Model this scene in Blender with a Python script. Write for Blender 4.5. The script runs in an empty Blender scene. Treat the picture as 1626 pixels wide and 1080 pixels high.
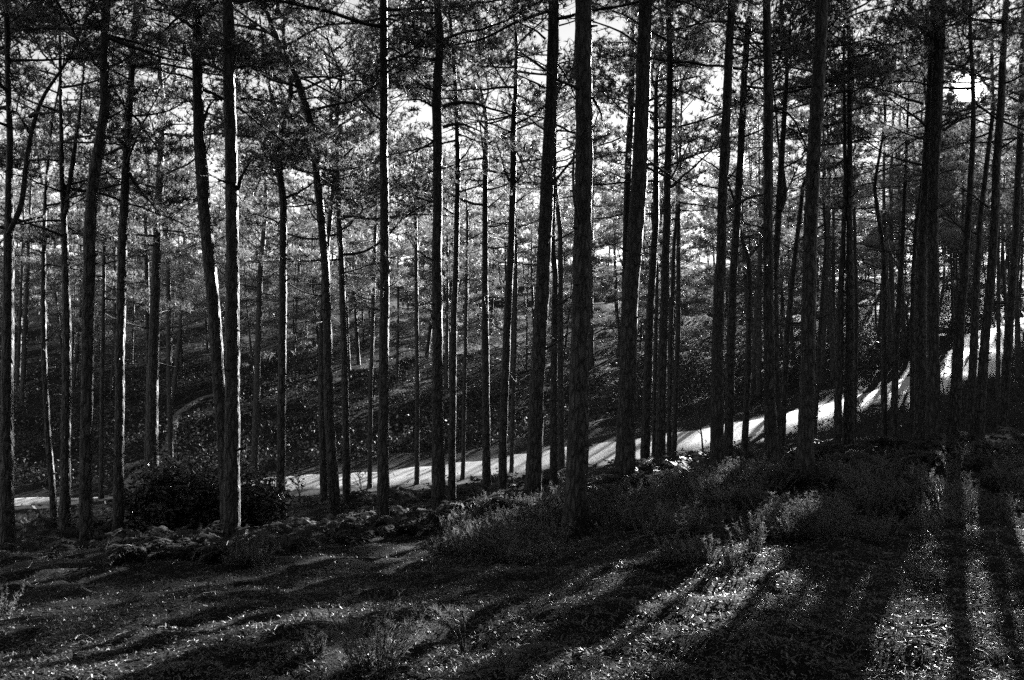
import bpy, math, random
import numpy as np
from mathutils import Vector

rng = np.random.default_rng(11)
random.seed(5)
S = bpy.context.scene
COL = S.collection
F = 1408.0                      # focal length in photograph pixels (1626 x 1080)
CX, CY = 813.0, 540.0
PI = math.pi

# ------------------------------------------------------------------ sun
SUN = np.array([(1535 - CX) / F, 1.0, (CY - 145) / F]); SUN /= np.linalg.norm(SUN)
SUN_EL = math.asin(SUN[2]); SUN_AZ = math.atan2(SUN[0], SUN[1])

# ------------------------------------------------------------------ camera
cd = bpy.data.cameras.new('camera'); cam = bpy.data.objects.new('camera', cd); COL.objects.link(cam)
cam.location = (0, 0, 0); cam.rotation_euler = (math.radians(90), 0, 0)
cd.sensor_width = 36; cd.lens = 36 * F / 1626; cd.clip_start = 0.05; cd.clip_end = 3000
S.camera = cam

# ------------------------------------------------------------------ world, sun, view
w = bpy.data.worlds.new('World'); S.world = w; w.use_nodes = True
nt = w.node_tree; N = nt.nodes; L = nt.links
for n in list(N): N.remove(n)
out = N.new('ShaderNodeOutputWorld'); bg = N.new('ShaderNodeBackground')
sky = N.new('ShaderNodeTexSky'); sky.sky_type = 'NISHITA'; sky.sun_disc = False
sky.sun_elevation = SUN_EL; sky.sun_rotation = SUN_AZ
sky.air_density = 1.0; sky.dust_density = 0.0
bw = N.new('ShaderNodeSeparateColor'); L.new(sky.outputs[0], bw.inputs[0])   # black and white film behind a red filter
tc = N.new('ShaderNodeTexCoord'); nrm = N.new('ShaderNodeVectorMath'); nrm.operation = 'NORMALIZE'
L.new(tc.outputs['Generated'], nrm.inputs[0])
dt = N.new('ShaderNodeVectorMath'); dt.operation = 'DOT_PRODUCT'; L.new(nrm.outputs[0], dt.inputs[0]); dt.inputs[1].default_value = tuple(SUN)
mr = N.new('ShaderNodeMapRange'); mr.interpolation_type = 'SMOOTHSTEP'
mr.inputs['From Min'].default_value = math.cos(math.radians(1.2)); mr.inputs['From Max'].default_value = math.cos(math.radians(0.6))
mr.inputs['To Max'].default_value = 30.0
L.new(dt.outputs['Value'], mr.inputs['Value'])
ad = N.new('ShaderNodeMath'); ad.operation = 'ADD'; L.new(bw.outputs[0], ad.inputs[0]); L.new(mr.outputs[0], ad.inputs[1])
L.new(ad.outputs[0], bg.inputs['Color']); bg.inputs['Strength'].default_value = 0.05
L.new(bg.outputs[0], out.inputs[0])
ld = bpy.data.lights.new('sun', 'SUN'); lo = bpy.data.objects.new('sun_lamp', ld); COL.objects.link(lo)
ld.energy = 5.0; ld.angle = math.radians(0.42); ld.color = (1, 1, 1)
lo.rotation_euler = Vector(SUN).to_track_quat('Z', 'Y').to_euler(); lo.location = (20, 40, 30)
S.view_settings.view_transform = 'Standard'; S.view_settings.look = 'None'
S.view_settings.exposure = 2.92; S.view_settings.gamma = 1
S.cycles.max_bounces = 6; S.cycles.diffuse_bounces = 3; S.cycles.transmission_bounces = 3; S.cycles.glossy_bounces = 2
S.cycles.use_denoising = False; S.cycles.sample_clamp_indirect = 2.0

# ------------------------------------------------------------------ materials
def mat(name):
    m = bpy.data.materials.new(name); m.use_nodes = True
    for n in list(m.node_tree.nodes): m.node_tree.nodes.remove(n)
    return m, m.node_tree.nodes, m.node_tree.links

def ramp(N, pts):
    r = N.new('ShaderNodeValToRGB'); e = r.color_ramp.elements
    for i, (p, c) in enumerate(pts):
        el = e[i] if i < 2 else e.new(p)
        el.position = p; el.color = (c, c, c, 1)
    return r

def leaf_material(name, c0, c1, scale, trans=0.5, rough=0.4, spec=0.4, tint=1.0):
    m, N, L = mat(name)
    g = N.new('ShaderNodeNewGeometry'); t = N.new('ShaderNodeTexNoise'); t.inputs['Scale'].default_value = scale
    t.inputs['Detail'].default_value = 3; L.new(g.outputs['Position'], t.inputs['Vector'])
    rp = ramp(N, [(0.3, c0), (0.7, c1)]); L.new(t.outputs['Fac'], rp.inputs[0])
    p = N.new('ShaderNodeBsdfPrincipled'); L.new(rp.outputs[0], p.inputs['Base Color'])
    p.inputs['Roughness'].default_value = rough; p.inputs['Specular IOR Level'].default_value = spec
    tr = N.new('ShaderNodeBsdfTranslucent'); L.new(rp.outputs[0], tr.inputs['Color'])
    mx = N.new('ShaderNodeMixShader'); mx.inputs[0].default_value = trans
    L.new(p.outputs[0], mx.inputs[1]); L.new(tr.outputs[0], mx.inputs[2])
    o = N.new('ShaderNodeOutputMaterial'); L.new(mx.outputs[0], o.inputs[0])
    return m

def bark_material(name, lo_, hi_, sx, sz, bump):
    m, N, L = mat(name)
    tc = N.new('ShaderNodeTexCoord'); mp = N.new('ShaderNodeMapping'); mp.inputs['Scale'].default_value = (sx, sx, sz)
    L.new(tc.outputs['Object'], mp.inputs[0])
    oi = N.new('ShaderNodeObjectInfo'); ad = N.new('ShaderNodeVectorMath'); ad.operation = 'ADD'
    sc = N.new('ShaderNodeMath'); sc.operation = 'MULTIPLY'; sc.inputs[1].default_value = 40; L.new(oi.outputs['Random'], sc.inputs[0])
    L.new(mp.outputs[0], ad.inputs[0]); L.new(sc.outputs[0], ad.inputs[1])
    n1 = N.new('ShaderNodeTexNoise'); n1.inputs['Scale'].default_value = 1.0; n1.inputs['Detail'].default_value = 2; L.new(ad.outputs[0], n1.inputs['Vector'])
    dv = N.new('ShaderNodeVectorMath'); dv.operation = 'ADD'; L.new(ad.outputs[0], dv.inputs[0]); L.new(n1.outputs['Color'], dv.inputs[1])
    v = N.new('ShaderNodeTexVoronoi'); v.feature = 'DISTANCE_TO_EDGE'; v.inputs['Scale'].default_value = 1.0; L.new(dv.outputs[0], v.inputs['Vector'])
    pr = ramp(N, [(0.02, 0.0), (0.30, 1.0)]); L.new(v.outputs['Distance'], pr.inputs[0])
    n2 = N.new('ShaderNodeTexNoise'); n2.inputs['Scale'].default_value = 5.0; n2.inputs['Detail'].default_value = 5; L.new(ad.outputs[0], n2.inputs['Vector'])
    hm = N.new('ShaderNodeMath'); hm.operation = 'MULTIPLY_ADD'; L.new(n2.outputs['Fac'], hm.inputs[0]); hm.inputs[1].default_value = 0.7; L.new(pr.outputs[0], hm.inputs[2])
    cr = ramp(N, [(0.2, lo_), (1.5 / 1.7, hi_)])
    dvd = N.new('ShaderNodeMath'); dvd.operation = 'DIVIDE'; L.new(hm.outputs[0], dvd.inputs[0]); dvd.inputs[1].default_value = 1.7
    L.new(dvd.outputs[0], cr.inputs[0])
    b = N.new('ShaderNodeBump'); b.inputs['Strength'].default_value = 1.0; b.inputs['Distance'].default_value = bump; L.new(hm.outputs[0], b.inputs['Height'])
    p = N.new('ShaderNodeBsdfPrincipled'); p.inputs['Roughness'].default_value = 0.6; p.inputs['Specular IOR Level'].default_value = 0.35
    L.new(cr.outputs[0], p.inputs['Base Color']); L.new(b.outputs[0], p.inputs['Normal'])
    o = N.new('ShaderNodeOutputMaterial'); L.new(p.outputs[0], o.inputs[0])
    return m

def ground_material():
    m, N, L = mat('forest_floor')
    g = N.new('ShaderNodeNewGeometry')
    def nz(scale, det):
        t = N.new('ShaderNodeTexNoise'); t.inputs['Scale'].default_value = scale; t.inputs['Detail'].default_value = det
        L.new(g.outputs['Position'], t.inputs['Vector']); return t
    a = nz(0.5, 4); b = nz(14, 6); c = nz(55, 4)
    v = N.new('ShaderNodeTexVoronoi'); v.inputs['Scale'].default_value = 38; L.new(g.outputs['Position'], v.inputs['Vector'])
    mu = N.new('ShaderNodeMath'); mu.operation = 'MULTIPLY'; L.new(b.outputs['Fac'], mu.inputs[0]); L.new(v.outputs['Color'], mu.inputs[1])
    ad = N.new('ShaderNodeMath'); ad.operation = 'MULTIPLY_ADD'; L.new(a.outputs['Fac'], ad.inputs[0]); ad.inputs[1].default_value = 0.45; L.new(mu.outputs[0], ad.inputs[2])
    cr = ramp(N, [(0.25, 0.003), (0.85, 0.016)]); L.new(ad.outputs[0], cr.inputs[0])
    h = N.new('ShaderNodeMath'); h.operation = 'MULTIPLY_ADD'; L.new(c.outputs['Fac'], h.inputs[0]); h.inputs[1].default_value = 0.5; L.new(mu.outputs[0], h.inputs[2])
    bm = N.new('ShaderNodeBump'); bm.inputs['Strength'].default_value = 1.0; bm.inputs['Distance'].default_value = 0.03; L.new(h.outputs[0], bm.inputs['Height'])
    p = N.new('ShaderNodeBsdfPrincipled'); p.inputs['Roughness'].default_value = 0.85; p.inputs['Specular IOR Level'].default_value = 0.1
    L.new(cr.outputs[0], p.inputs['Base Color']); L.new(bm.outputs[0], p.inputs['Normal'])
    o = N.new('ShaderNodeOutputMaterial'); L.new(p.outputs[0], o.inputs[0])
    return m

def road_material(name, c0, c1):
    m, N, L = mat(name)
    g = N.new('ShaderNodeNewGeometry')
    t = N.new('ShaderNodeTexNoise'); t.inputs['Scale'].default_value = 2.2; t.inputs['Detail'].default_value = 8; t.inputs['Roughness'].default_value = 0.7
    L.new(g.outputs['Position'], t.inputs['Vector'])
    uv = N.new('ShaderNodeTexCoord'); mp = N.new('ShaderNodeMapping'); mp.inputs['Scale'].default_value = (9, 0.25, 1); L.new(uv.outputs['UV'], mp.inputs[0])
    t2 = N.new('ShaderNodeTexNoise'); t2.inputs['Scale'].default_value = 1.0; t2.inputs['Detail'].default_value = 6; L.new(mp.outputs[0], t2.inputs['Vector'])
    ad = N.new('ShaderNodeMath'); ad.operation = 'ADD'; L.new(t.outputs['Fac'], ad.inputs[0]); L.new(t2.outputs['Fac'], ad.inputs[1])
    hv = N.new('ShaderNodeMath'); hv.operation = 'MULTIPLY'; hv.inputs[1].default_value = 0.5; L.new(ad.outputs[0], hv.inputs[0])
    cr = ramp(N, [(0.33, c0), (0.62, c1)]); L.new(hv.outputs[0], cr.inputs[0])
    f = N.new('ShaderNodeTexNoise'); f.inputs['Scale'].default_value = 25; f.inputs['Detail'].default_value = 4; L.new(g.outputs['Position'], f.inputs['Vector'])
    bm = N.new('ShaderNodeBump'); bm.inputs['Strength'].default_value = 0.6; bm.inputs['Distance'].default_value = 0.02; L.new(f.outputs['Fac'], bm.inputs['Height'])
    p = N.new('ShaderNodeBsdfPrincipled'); p.inputs['Roughness'].default_value = 0.7
    L.new(cr.outputs[0], p.inputs['Base Color']); L.new(bm.outputs[0], p.inputs['Normal'])
    o = N.new('ShaderNodeOutputMaterial'); L.new(p.outputs[0], o.inputs[0])
    return m

M_BARK = bark_material('pine_bark', 0.002, 0.055, 19, 4.5, 0.016)
M_LIMB = bark_material('pine_limb_bark', 0.015, 0.05, 30, 10, 0.006)
M_NEEDLE = leaf_material('pine_needles', 0.09, 0.25, 0.8, 0.62, 0.4, 0.5)
M_GROUND = ground_material()
M_ROAD = road_material('gravel_track', 0.26, 0.48)
M_TRAIL = road_material('trodden_trail', 0.05, 0.13)
M_LITTER = leaf_material('needle_litter', 0.002, 0.17, 45.0, 0.15, 0.5, 0.3)
M_HEATH = leaf_material('heather_leaf', 0.07, 0.19, 3.0, 0.65, 0.5, 0.2)
M_BRACK = leaf_material('dead_bracken', 0.03, 0.12, 2.0, 0.6, 0.5, 0.2)
M_UNDER = leaf_material('undergrowth_leaf', 0.014, 0.06, 0.8, 0.3, 0.6, 0.12)
M_RHODO = leaf_material('rhododendron_leaf', 0.02, 0.05, 4.0, 0.15, 0.3, 0.5)
M_WOOD = bark_material('weathered_wood', 0.12, 0.32, 30, 6, 0.006)

# ------------------------------------------------------------------ mesh helpers
def link(name, V, T, mats, parent=None, tmat=None, smooth=True, loc=None, uv=None):
    me = bpy.data.meshes.new(name)
    V = np.asarray(V, dtype=np.float32); T = np.asarray(T, dtype=np.int32)
    k = T.shape[1]
    me.vertices.add(len(V)); me.vertices.foreach_set('co', V.ravel())
    me.loops.add(T.size); me.loops.foreach_set('vertex_index', T.ravel())
    me.polygons.add(len(T)); me.polygons.foreach_set('loop_start', np.arange(0, T.size, k, dtype=np.int32))
    me.polygons.foreach_set('loop_total', np.full(len(T), k, dtype=np.int32))
    if tmat is not None: me.polygons.foreach_set('material_index', np.asarray(tmat, dtype=np.int32))
    for m_ in (mats if isinstance(mats, (list, tuple)) else [mats]): me.materials.append(m_)
    me.update(calc_edges=True)
    me.polygons.foreach_set('use_smooth', np.full(len(T), smooth, dtype=bool))
    if uv is not None:
        l = me.uv_layers.new(name='UVMap'); l.data.foreach_set('uv', np.asarray(uv, dtype=np.float32)[T.ravel()].ravel())
    o = bpy.data.objects.new(name, me); COL.objects.link(o)
    if parent is not None: o.parent = parent
    if loc is not None: o.location = loc
    return o

def tag(o, label=None, cat=None, group=None, kind=None):
    if label: o['label'] = label
    if cat: o['category'] = cat
    if group: o['group'] = group
    if kind: o['kind'] = kind
    return o

def empty(name, loc):
    o = bpy.data.objects.new(name, None); COL.objects.link(o); o.location = tuple(float(c) for c in loc)
    o.empty_display_size = 0.2
    return o

def tube(P, R, sides, rough=0.0, r=None, tip=True):
    P = np.asarray(P, float); R = np.asarray(R, float); n = len(P)
    t = np.gradient(P, axis=0); t /= np.linalg.norm(t, axis=1)[:, None] + 1e-9
    d = np.abs(P[-1] - P[0]); ref = np.zeros(3); ref[int(np.argmin(d))] = 1
    a = np.cross(t, ref); a /= np.linalg.norm(a, axis=1)[:, None] + 1e-9
    b = np.cross(t, a)
    th = np.arange(sides) * 2 * PI / sides
    rad = R[:, None] * np.ones((1, sides))
    if rough and r is not None: rad = rad * (1 + rough * (r.random((n, sides)) - 0.5))
    V = P[:, None] + rad[..., None] * (np.cos(th)[None, :, None] * a[:, None] + np.sin(th)[None, :, None] * b[:, None])
    V = V.reshape(-1, 3)
    i = np.arange(n - 1)[:, None] * sides; j = np.arange(sides)[None]; j2 = (j + 1) % sides
    A = (i + j).ravel(); B = (i + j2).ravel(); C = (i + sides + j2).ravel(); D = (i + sides + j).ravel()
    T = np.concatenate([np.stack([A, B, C], 1), np.stack([A, C, D], 1)])
    if tip:
        V = np.vstack([V, P[-1:] + t[-1:] * R[-1]]); k = (n - 1) * sides; e = len(V) - 1
        jj = np.arange(sides); T = np.vstack([T, np.stack([k + jj, k + (jj + 1) % sides, np.full(sides, e)], 1)])
    return V, T

class MB:
    def __init__(s): s.V = []; s.T = []; s.m = []; s.n = 0
    def add(s, V, T, m=0):
        s.V.append(V); s.T.append(T + s.n); s.m.append(np.full(len(T), m)); s.n += len(V)
    def arr(s): return np.vstack(s.V), np.vstack(s.T), np.concatenate(s.m)
    def build(s, name, mats, parent=None, smooth=True, loc=None):
        V, T, m = s.arr(); return link(name, V, T, mats, parent, m, smooth, loc)

def unit(v): return v / (np.linalg.norm(v, axis=-1, keepdims=True) + 1e-9)

def resample(P, step):
    P = np.asarray(P, float); d = np.r_[0, np.cumsum(np.linalg.norm(np.diff(P, axis=0), axis=1))]
    n = max(2, int(d[-1] / step) + 1); s = np.linspace(0, d[-1], n)
    Q = np.stack([np.interp(s, d, P[:, k]) for k in range(P.shape[1])], 1)
    for _ in range(2):
        Q[1:-1] = 0.25 * Q[:-2] + 0.5 * Q[1:-1] + 0.25 * Q[2:]
    return Q

_perm = np.random.default_rng(3).permutation(512)
def perlin(x, y):
    xi = np.floor(x).astype(int); yi = np.floor(y).astype(int); xf = x - xi; yf = y - yi
    def gr(ix, iy):
        h = _perm[(_perm[ix & 511] + iy) & 511]; a = h * (2 * PI / 512); return np.cos(a), np.sin(a)
    u = xf ** 3 * (xf * (xf * 6 - 15) + 10); v = yf ** 3 * (yf * (yf * 6 - 15) + 10)
    def dotg(ix, iy, dx, dy):
        gx, gy = gr(ix, iy); return gx * dx + gy * dy
    n00 = dotg(xi, yi, xf, yf); n10 = dotg(xi + 1, yi, xf - 1, yf); n01 = dotg(xi, yi + 1, xf, yf - 1); n11 = dotg(xi + 1, yi + 1, xf - 1, yf - 1)
    return (n00 * (1 - u) + n10 * u) * (1 - v) + (n01 * (1 - u) + n11 * u) * v

# ------------------------------------------------------------------ terrain
def px(u, v, Y): return np.array([(u - CX) / F * Y, Y, (CY - v) / F * Y])

ROAD_NEAR = [(-160, 826, 35), (-60, 818, 34), (20, 813, 33.5), (200, 811, 33), (430, 784, 31), (600, 776, 29), (770, 760, 27.5), (900, 746, 26), (1000, 734, 25.3), (1110, 713, 25), (1200, 697, 25),
             (1312, 668, 25.5), (1376, 649, 26.5), (1440, 627, 28), (1504, 600, 30.5), (1568, 555, 38), (1615, 521, 50), (1670, 503, 60)]
ROAD_FAR = [(-160, 797, 37), (-60, 791, 36.5), (20, 789, 36.3), (200, 787, 36), (430, 757, 34.5), (600, 745, 33), (770, 728, 31.5), (900, 708, 30.2), (1000, 696, 29.5), (1110, 680, 29), (1200, 664, 29),
            (1312, 642, 29.5), (1376, 622, 31), (1440, 597, 33), (1504, 563, 36), (1568, 525, 44), (1615, 507, 54), (1670, 492, 64)]
CTRL = [px(*c) for c in ROAD_NEAR + ROAD_FAR]
for u, v, Y in [
    # foreground
    (0, 1080, 4.1), (400, 1080, 4.15), (813, 1080, 4.2), (1300, 1080, 4.2), (1626, 1080, 4.2),
    (200, 960, 7.0), (600, 950, 6.9), (1000, 930, 6.4), (1300, 930, 6.2), (1560, 930, 6.2), (1500, 830, 8.6), (1600, 800, 9.5), (1250, 830, 8.6), (1100, 860, 8.2),
    # near tree feet
    (12, 870, 11), (368, 865, 11.3), (135, 870, 12), (103, 850, 14), (188, 850, 14), (240, 788, 20), (609, 842, 13.2), (697, 824, 14), (447, 816, 17), (551, 804, 18),
    (717, 795, 17.5), (773, 775, 20), (846, 794, 14), (912, 853, 10.8), (991, 767, 13), (1047, 757, 17), (1025, 742, 19), (1138, 750, 14.5), (1182, 721, 20),
    (1226, 746, 13.8), (1276, 767, 11.8), (1329, 713, 18), (1404, 695, 19), (1464, 695, 16.5), (1513, 700, 17.5), (1553, 700, 18), (1591, 691, 19.5),
    (1584, 632, 28), (1618, 598, 32), (1660, 690, 21), (1660, 800, 11),
    # bank beyond the track
    (0, 740, 42), (200, 742, 41), (450, 725, 40), (600, 712, 39), (770, 700, 38), (900, 684, 37), (1050, 662, 35), (1200, 640, 35), (1312, 615, 37), (1440, 565, 42), (1520, 530, 48),
    (0, 650, 55), (300, 645, 53), (600, 640, 51), (850, 635, 49), (1100, 610, 47), (1300, 580, 48),
    (0, 560, 75), (300, 560, 72), (600, 560, 70), (850, 570, 68), (1100, 560, 66), (1300, 540, 66), (1500, 510, 68), (1626, 485, 75),
    (0, 470, 105), (400, 480, 102), (800, 495, 98), (1200, 475, 92), (1500, 452, 92), (1700, 430, 98),
    (-100, 415, 145), (400, 425, 140), (813, 432, 132), (1200, 425, 130), (1600, 405, 130)]:
    CTRL.append(px(u, v, Y))
CTRL += [np.array(c, float) for c in [
    (0, 0, -1.6), (-4, 0, -1.7), (4, 0, -1.5), (0, -6, -1.3), (-12, 0, -2.2), (10, 0, -1.1), (-14, 8, -2.9), (10, 8, -1.2), (0, -14, -0.6), (-20, -10, -2), (20, -10, 0.5), (18, 14, -0.6), (-22, 20, -5), (26, 26, 0.6),
    (-45, 40, -7.5), (-60, 20, -8), (-60, -30, -6), (60, -30, 6), (0, -40, 2), (45, 20, 3), (60, 45, 4), (-80, 70, -3), (-110, 120, 6), (80, 60, 5), (120, 110, 9),
    (0, 220, 15), (-160, 220, 18), (160, 220, 20), (-160, 40, -7), (160, 40, 10), (-160, -60, -8), (160, -60, 10), (0, 420, 6), (-300, 420, 6), (300, 420, 6), (0, -120, 3)]]
CTRL = np.array(CTRL)
SCL = 50.0
def _phi(d2): return 0.5 * d2 * np.log(d2 + 1e-12)
_c = CTRL[:, :2] / SCL; _n = len(_c)
_A = np.zeros((_n + 3, _n + 3)); _A[:_n, :_n] = _phi(((_c[:, None] - _c[None]) ** 2).sum(-1)) + 2e-4 * np.eye(_n)
_A[:_n, _n] = 1; _A[:_n, _n + 1:] = _c; _A[_n, :_n] = 1; _A[_n + 1:, :_n] = _c.T
_w = np.linalg.solve(_A, np.r_[CTRL[:, 2], 0, 0, 0])
def tps(x, y):
    sh = np.shape(x); q = np.stack([np.ravel(x), np.ravel(y)], 1) / SCL; o = np.empty(len(q))
    for i in range(0, len(q), 20000):
        s = q[i:i + 20000]; o[i:i + 20000] = _phi(((s[:, None] - _c[None]) ** 2).sum(-1)) @ _w[:_n] + _w[_n] + s @ _w[_n + 1:]
    return o.reshape(sh)
GX0, GX1, GY0, GY1, GS = -70.0, 100.0, -14.0, 175.0, 0.5
_gx = np.arange(GX0, GX1 + GS, GS); _gy = np.arange(GY0, GY1 + GS, GS)
GRID = tps(*np.meshgrid(_gx, _gy))
def base_h(x, y):
    fx = np.clip((np.asarray(x) - GX0) / GS, 0, len(_gx) - 1.001); fy = np.clip((np.asarray(y) - GY0) / GS, 0, len(_gy) - 1.001)
    i = fx.astype(int); j = fy.astype(int); a = fx - i; b = fy - j
    return (GRID[j, i] * (1 - a) + GRID[j, i + 1] * a) * (1 - b) + (GRID[j + 1, i] * (1 - a) + GRID[j + 1, i + 1] * a) * b
_rn = np.array([px(*c) for c in ROAD_NEAR]); _rf = np.array([px(*c) for c in ROAD_FAR]); ROAD_C = 0.5 * (_rn + _rf)[:, :2]
def road_dist(x, y):
    q = np.stack([np.ravel(x), np.ravel(y)], 1); best = np.full(len(q), 1e9)
    for a, b in zip(ROAD_C[:-1], ROAD_C[1:]):
        d = b - a; t = np.clip(((q - a) @ d) / (d @ d), 0, 1); best = np.minimum(best, np.linalg.norm(q - a - t[:, None] * d, axis=1))
    return best.reshape(np.shape(x))
def bumps(x, y):
    k = np.clip((road_dist(x, y) - 2.3) / 2.0, 0, 1)
    near = np.clip(1.4 - np.hypot(x, y) / 30, 0, 1)
    return k * (0.12 * perlin(x / 2.7, y / 2.7) + 0.10 * perlin(x / 0.9 + 7, y / 0.9) * near + 0.07 * perlin(x / 0.33, y / 0.33 + 3) * near + 0.03 * perlin(x / 0.14, y / 0.14 + 3) * near + (0.5 * perlin(x / 6 + 3, y / 6) + 0.3 * perlin(x / 2.1 + 3, y / 2.1)) * (1 - near))
def H(x, y): return base_h(x, y) + bumps(np.asarray(x, float), np.asarray(y, float))

YS = 3.0 * (170 / 3.0) ** np.linspace(0, 1, 900)
def ray_ground(u, v):
    u = np.atleast_1d(np.asarray(u, float)); v = np.atleast_1d(np.asarray(v, float))
    a = (u - CX) / F; b = (CY - v) / F; res = np.full(len(u), np.nan)
    for i in range(0, len(u), 2000):
        X = a[i:i + 2000, None] * YS; below = b[i:i + 2000, None] * YS < base_h(X, np.broadcast_to(YS, X.shape))
        k = below.argmax(1); ok = below.any(1) & (k > 0); k = np.where(ok, k, 1)
        r0 = b[i:i + 2000] * YS[k - 1] - base_h(a[i:i + 2000] * YS[k - 1], YS[k - 1]); r1 = b[i:i + 2000] * YS[k] - base_h(a[i:i + 2000] * YS[k], YS[k])
        y = YS[k - 1] + (YS[k] - YS[k - 1]) * r0 / (r0 - r1 + 1e-12); res[i:i + 2000] = np.where(ok, y, np.nan)
    return res

def sinh_axis(lo, hi, n, c, step):
    k = 0.018
    f = lambda s: c + step / k * np.sinh(k * s)
    s0 = math.asinh((lo - c) * k / step) / k; s1 = math.asinh((hi - c) * k / step) / k
    return f(np.linspace(s0, s1, n))
gx = sinh_axis(-700, 700, 520, 1.0, 0.085); gy = sinh_axis(-300, 1400, 520, 6.5, 0.085)
XX, YY = np.meshgrid(gx, gy)
ZZ = np.clip(tps(XX, YY), -30, 40) + bumps(XX, YY)
ii = np.arange(len(gy) - 1)[:, None] * len(gx) + np.arange(len(gx) - 1)[None]
Q = np.stack([ii, ii + 1, ii + 1 + len(gx), ii + len(gx)], -1).reshape(-1, 4)
g = link('ground', np.stack([XX, YY, ZZ], -1).reshape(-1, 3), Q, M_GROUND)
tag(g, kind='structure')

def strip(name, A, B, m, lift, nseg, nw, wob=0.0):
    A = resample(A[:, :2], np.linalg.norm(np.diff(A[:, :2], axis=0), axis=1).sum() / nseg); B = resample(B[:, :2], np.linalg.norm(np.diff(B[:, :2], axis=0), axis=1).sum() / nseg)
    n = min(len(A), len(B)); A = A[np.linspace(0, len(A) - 1, n).astype(int)]; B = B[np.linspace(0, len(B) - 1, n).astype(int)]
    s = np.arange(n)
    c = (A - B); 
    A = A + c * (wob * perlin(s * 0.33, s * 0 + 0.5))[:, None]; B = B + c * (wob * perlin(s * 0.29, s * 0 + 9.5))[:, None]
    t = np.linspace(0, 1, nw); P = A[:, None] * (1 - t)[None, :, None] + B[:, None] * t[None, :, None]
    Z = tps(P[..., 0], P[..., 1]) + lift * (1 - 2.2 * np.abs(2 * t - 1) ** 6)[None, :]
    V = np.concatenate([P, Z[..., None]], -1).reshape(-1, 3)
    uv = np.stack(np.broadcast_arrays(t[None, :], (s * 0.5)[:, None]), -1).reshape(-1, 2)
    ii = np.arange(n - 1)[:, None] * nw + np.arange(nw - 1)[None]
    return tag(link(name, V, np.stack([ii, ii + 1, ii + 1 + nw, ii + nw], -1).reshape(-1, 4), m, uv=uv), kind='structure')
strip('road', _rn, _rf, M_ROAD, 0.045, 220, 9, 0.17)
tr_c = [(214, 786), (216, 768), (238, 748), (262, 726), (272, 700), (274, 676), (284, 658), (303, 645), (322, 634), (345, 628)]
tw = [2.2, 1.6, 1.1, 0.8, 0.6, 0.55, 0.55, 0.5, 0.45, 0.4]
tY = ray_ground([c[0] for c in tr_c], [c[1] for c in tr_c]); tP = np.array([px(c[0], c[1], Y) for c, Y in zip(tr_c, tY)])
strip('trail', tP + np.stack([-np.array(tw), 0 * tY, 0 * tY], 1) * 0.7, tP + np.stack([np.array(tw), 0 * tY, 0 * tY], 1) * 0.7, M_TRAIL, 0.16, 60, 5, 0.12)

# ------------------------------------------------------------------ where light and view reach through the branches
def inpoly(u, v, poly):
    c = np.zeros(np.shape(u), bool); n = len(poly); j = n - 1
    for i in range(n):
        xi, yi = poly[i]; xj, yj = poly[j]
        cond = ((yi > v) != (yj > v)) & (u < (xj - xi) * (v - yi) / (yj - yi + 1e-9) + xi)
        c ^= cond; j = i
    return c
CLEARINGS = [  # sunlit spots on the forest floor
    [(-30, 910), (75, 908), (190, 896), (190, 900), (75, 920), (-30, 926)],
    [(-30, 963), (60, 964), (185, 936), (190, 941), (60, 978), (-30, 980)],
    [(-30, 1038), (130, 1020), (290, 976), (300, 980), (230, 1010), (120, 1038), (-30, 1058)],
    [(90, 1084), (210, 1036), (230, 1044), (150, 1084)],
    [(330, 1030), (420, 1000), (430, 1010), (340, 1045)],
    [(810, 1084), (830, 1058), (990, 975), (1090, 925), (1230, 905), (1215, 970), (1120, 1015), (1010, 1084)],
    [(800, 1010), (870, 930), (1010, 905), (1000, 930), (910, 985), (815, 1045)],
    [(1345, 1005), (1390, 935), (1470, 905), (1660, 915), (1660, 965), (1520, 1005), (1390, 1022)],
    [(1430, 822), (1660, 812), (1660, 824), (1510, 850), (1435, 852)],
    [(1470, 762), (1530, 758), (1545, 808), (1470, 812)],
    [(780, 800), (900, 790), (890, 835), (780, 840)], [(930, 800), (1040, 768), (1150, 765), (1130, 795), (990, 830), (930, 840)], [(1120, 790), (1190, 775), (1190, 805), (1130, 812)],
    [(500, 908), (640, 893), (720, 883), (720, 888), (620, 904), (500, 918)], [(630, 868), (720, 862), (720, 876), (640, 880)],
    [(210, 880), (300, 862), (300, 878), (215, 895)], [(420, 850), (640, 832), (650, 858), (430, 880)], [(730, 815), (850, 795), (850, 808), (735, 830)],
    [(1000, 760), (1110, 735), (1130, 750), (1010, 775)], [(1205, 725), (1320, 708), (1320, 724), (1210, 735)], [(1490, 710), (1640, 700), (1640, 715), (1490, 722)],
    [(1230, 815), (1310, 815), (1320, 850), (1230, 850)], [(560, 1030), (640, 1000), (660, 1060), (570, 1084)], [(690, 970), (745, 970), (745, 1005), (690, 1005)], [(755, 1035), (820, 1030), (830, 1084), (755, 1084)],
    [(1060, 875), (1225, 848), (1225, 918), (1060, 925)],
    [(480, 1010), (740, 962), (760, 1005), (640, 1190), (470, 1190)], [(640, 1060), (830, 1030), (830, 1090), (720, 1200), (640, 1190)],
]
ROAD_SIZE = 1.9
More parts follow.
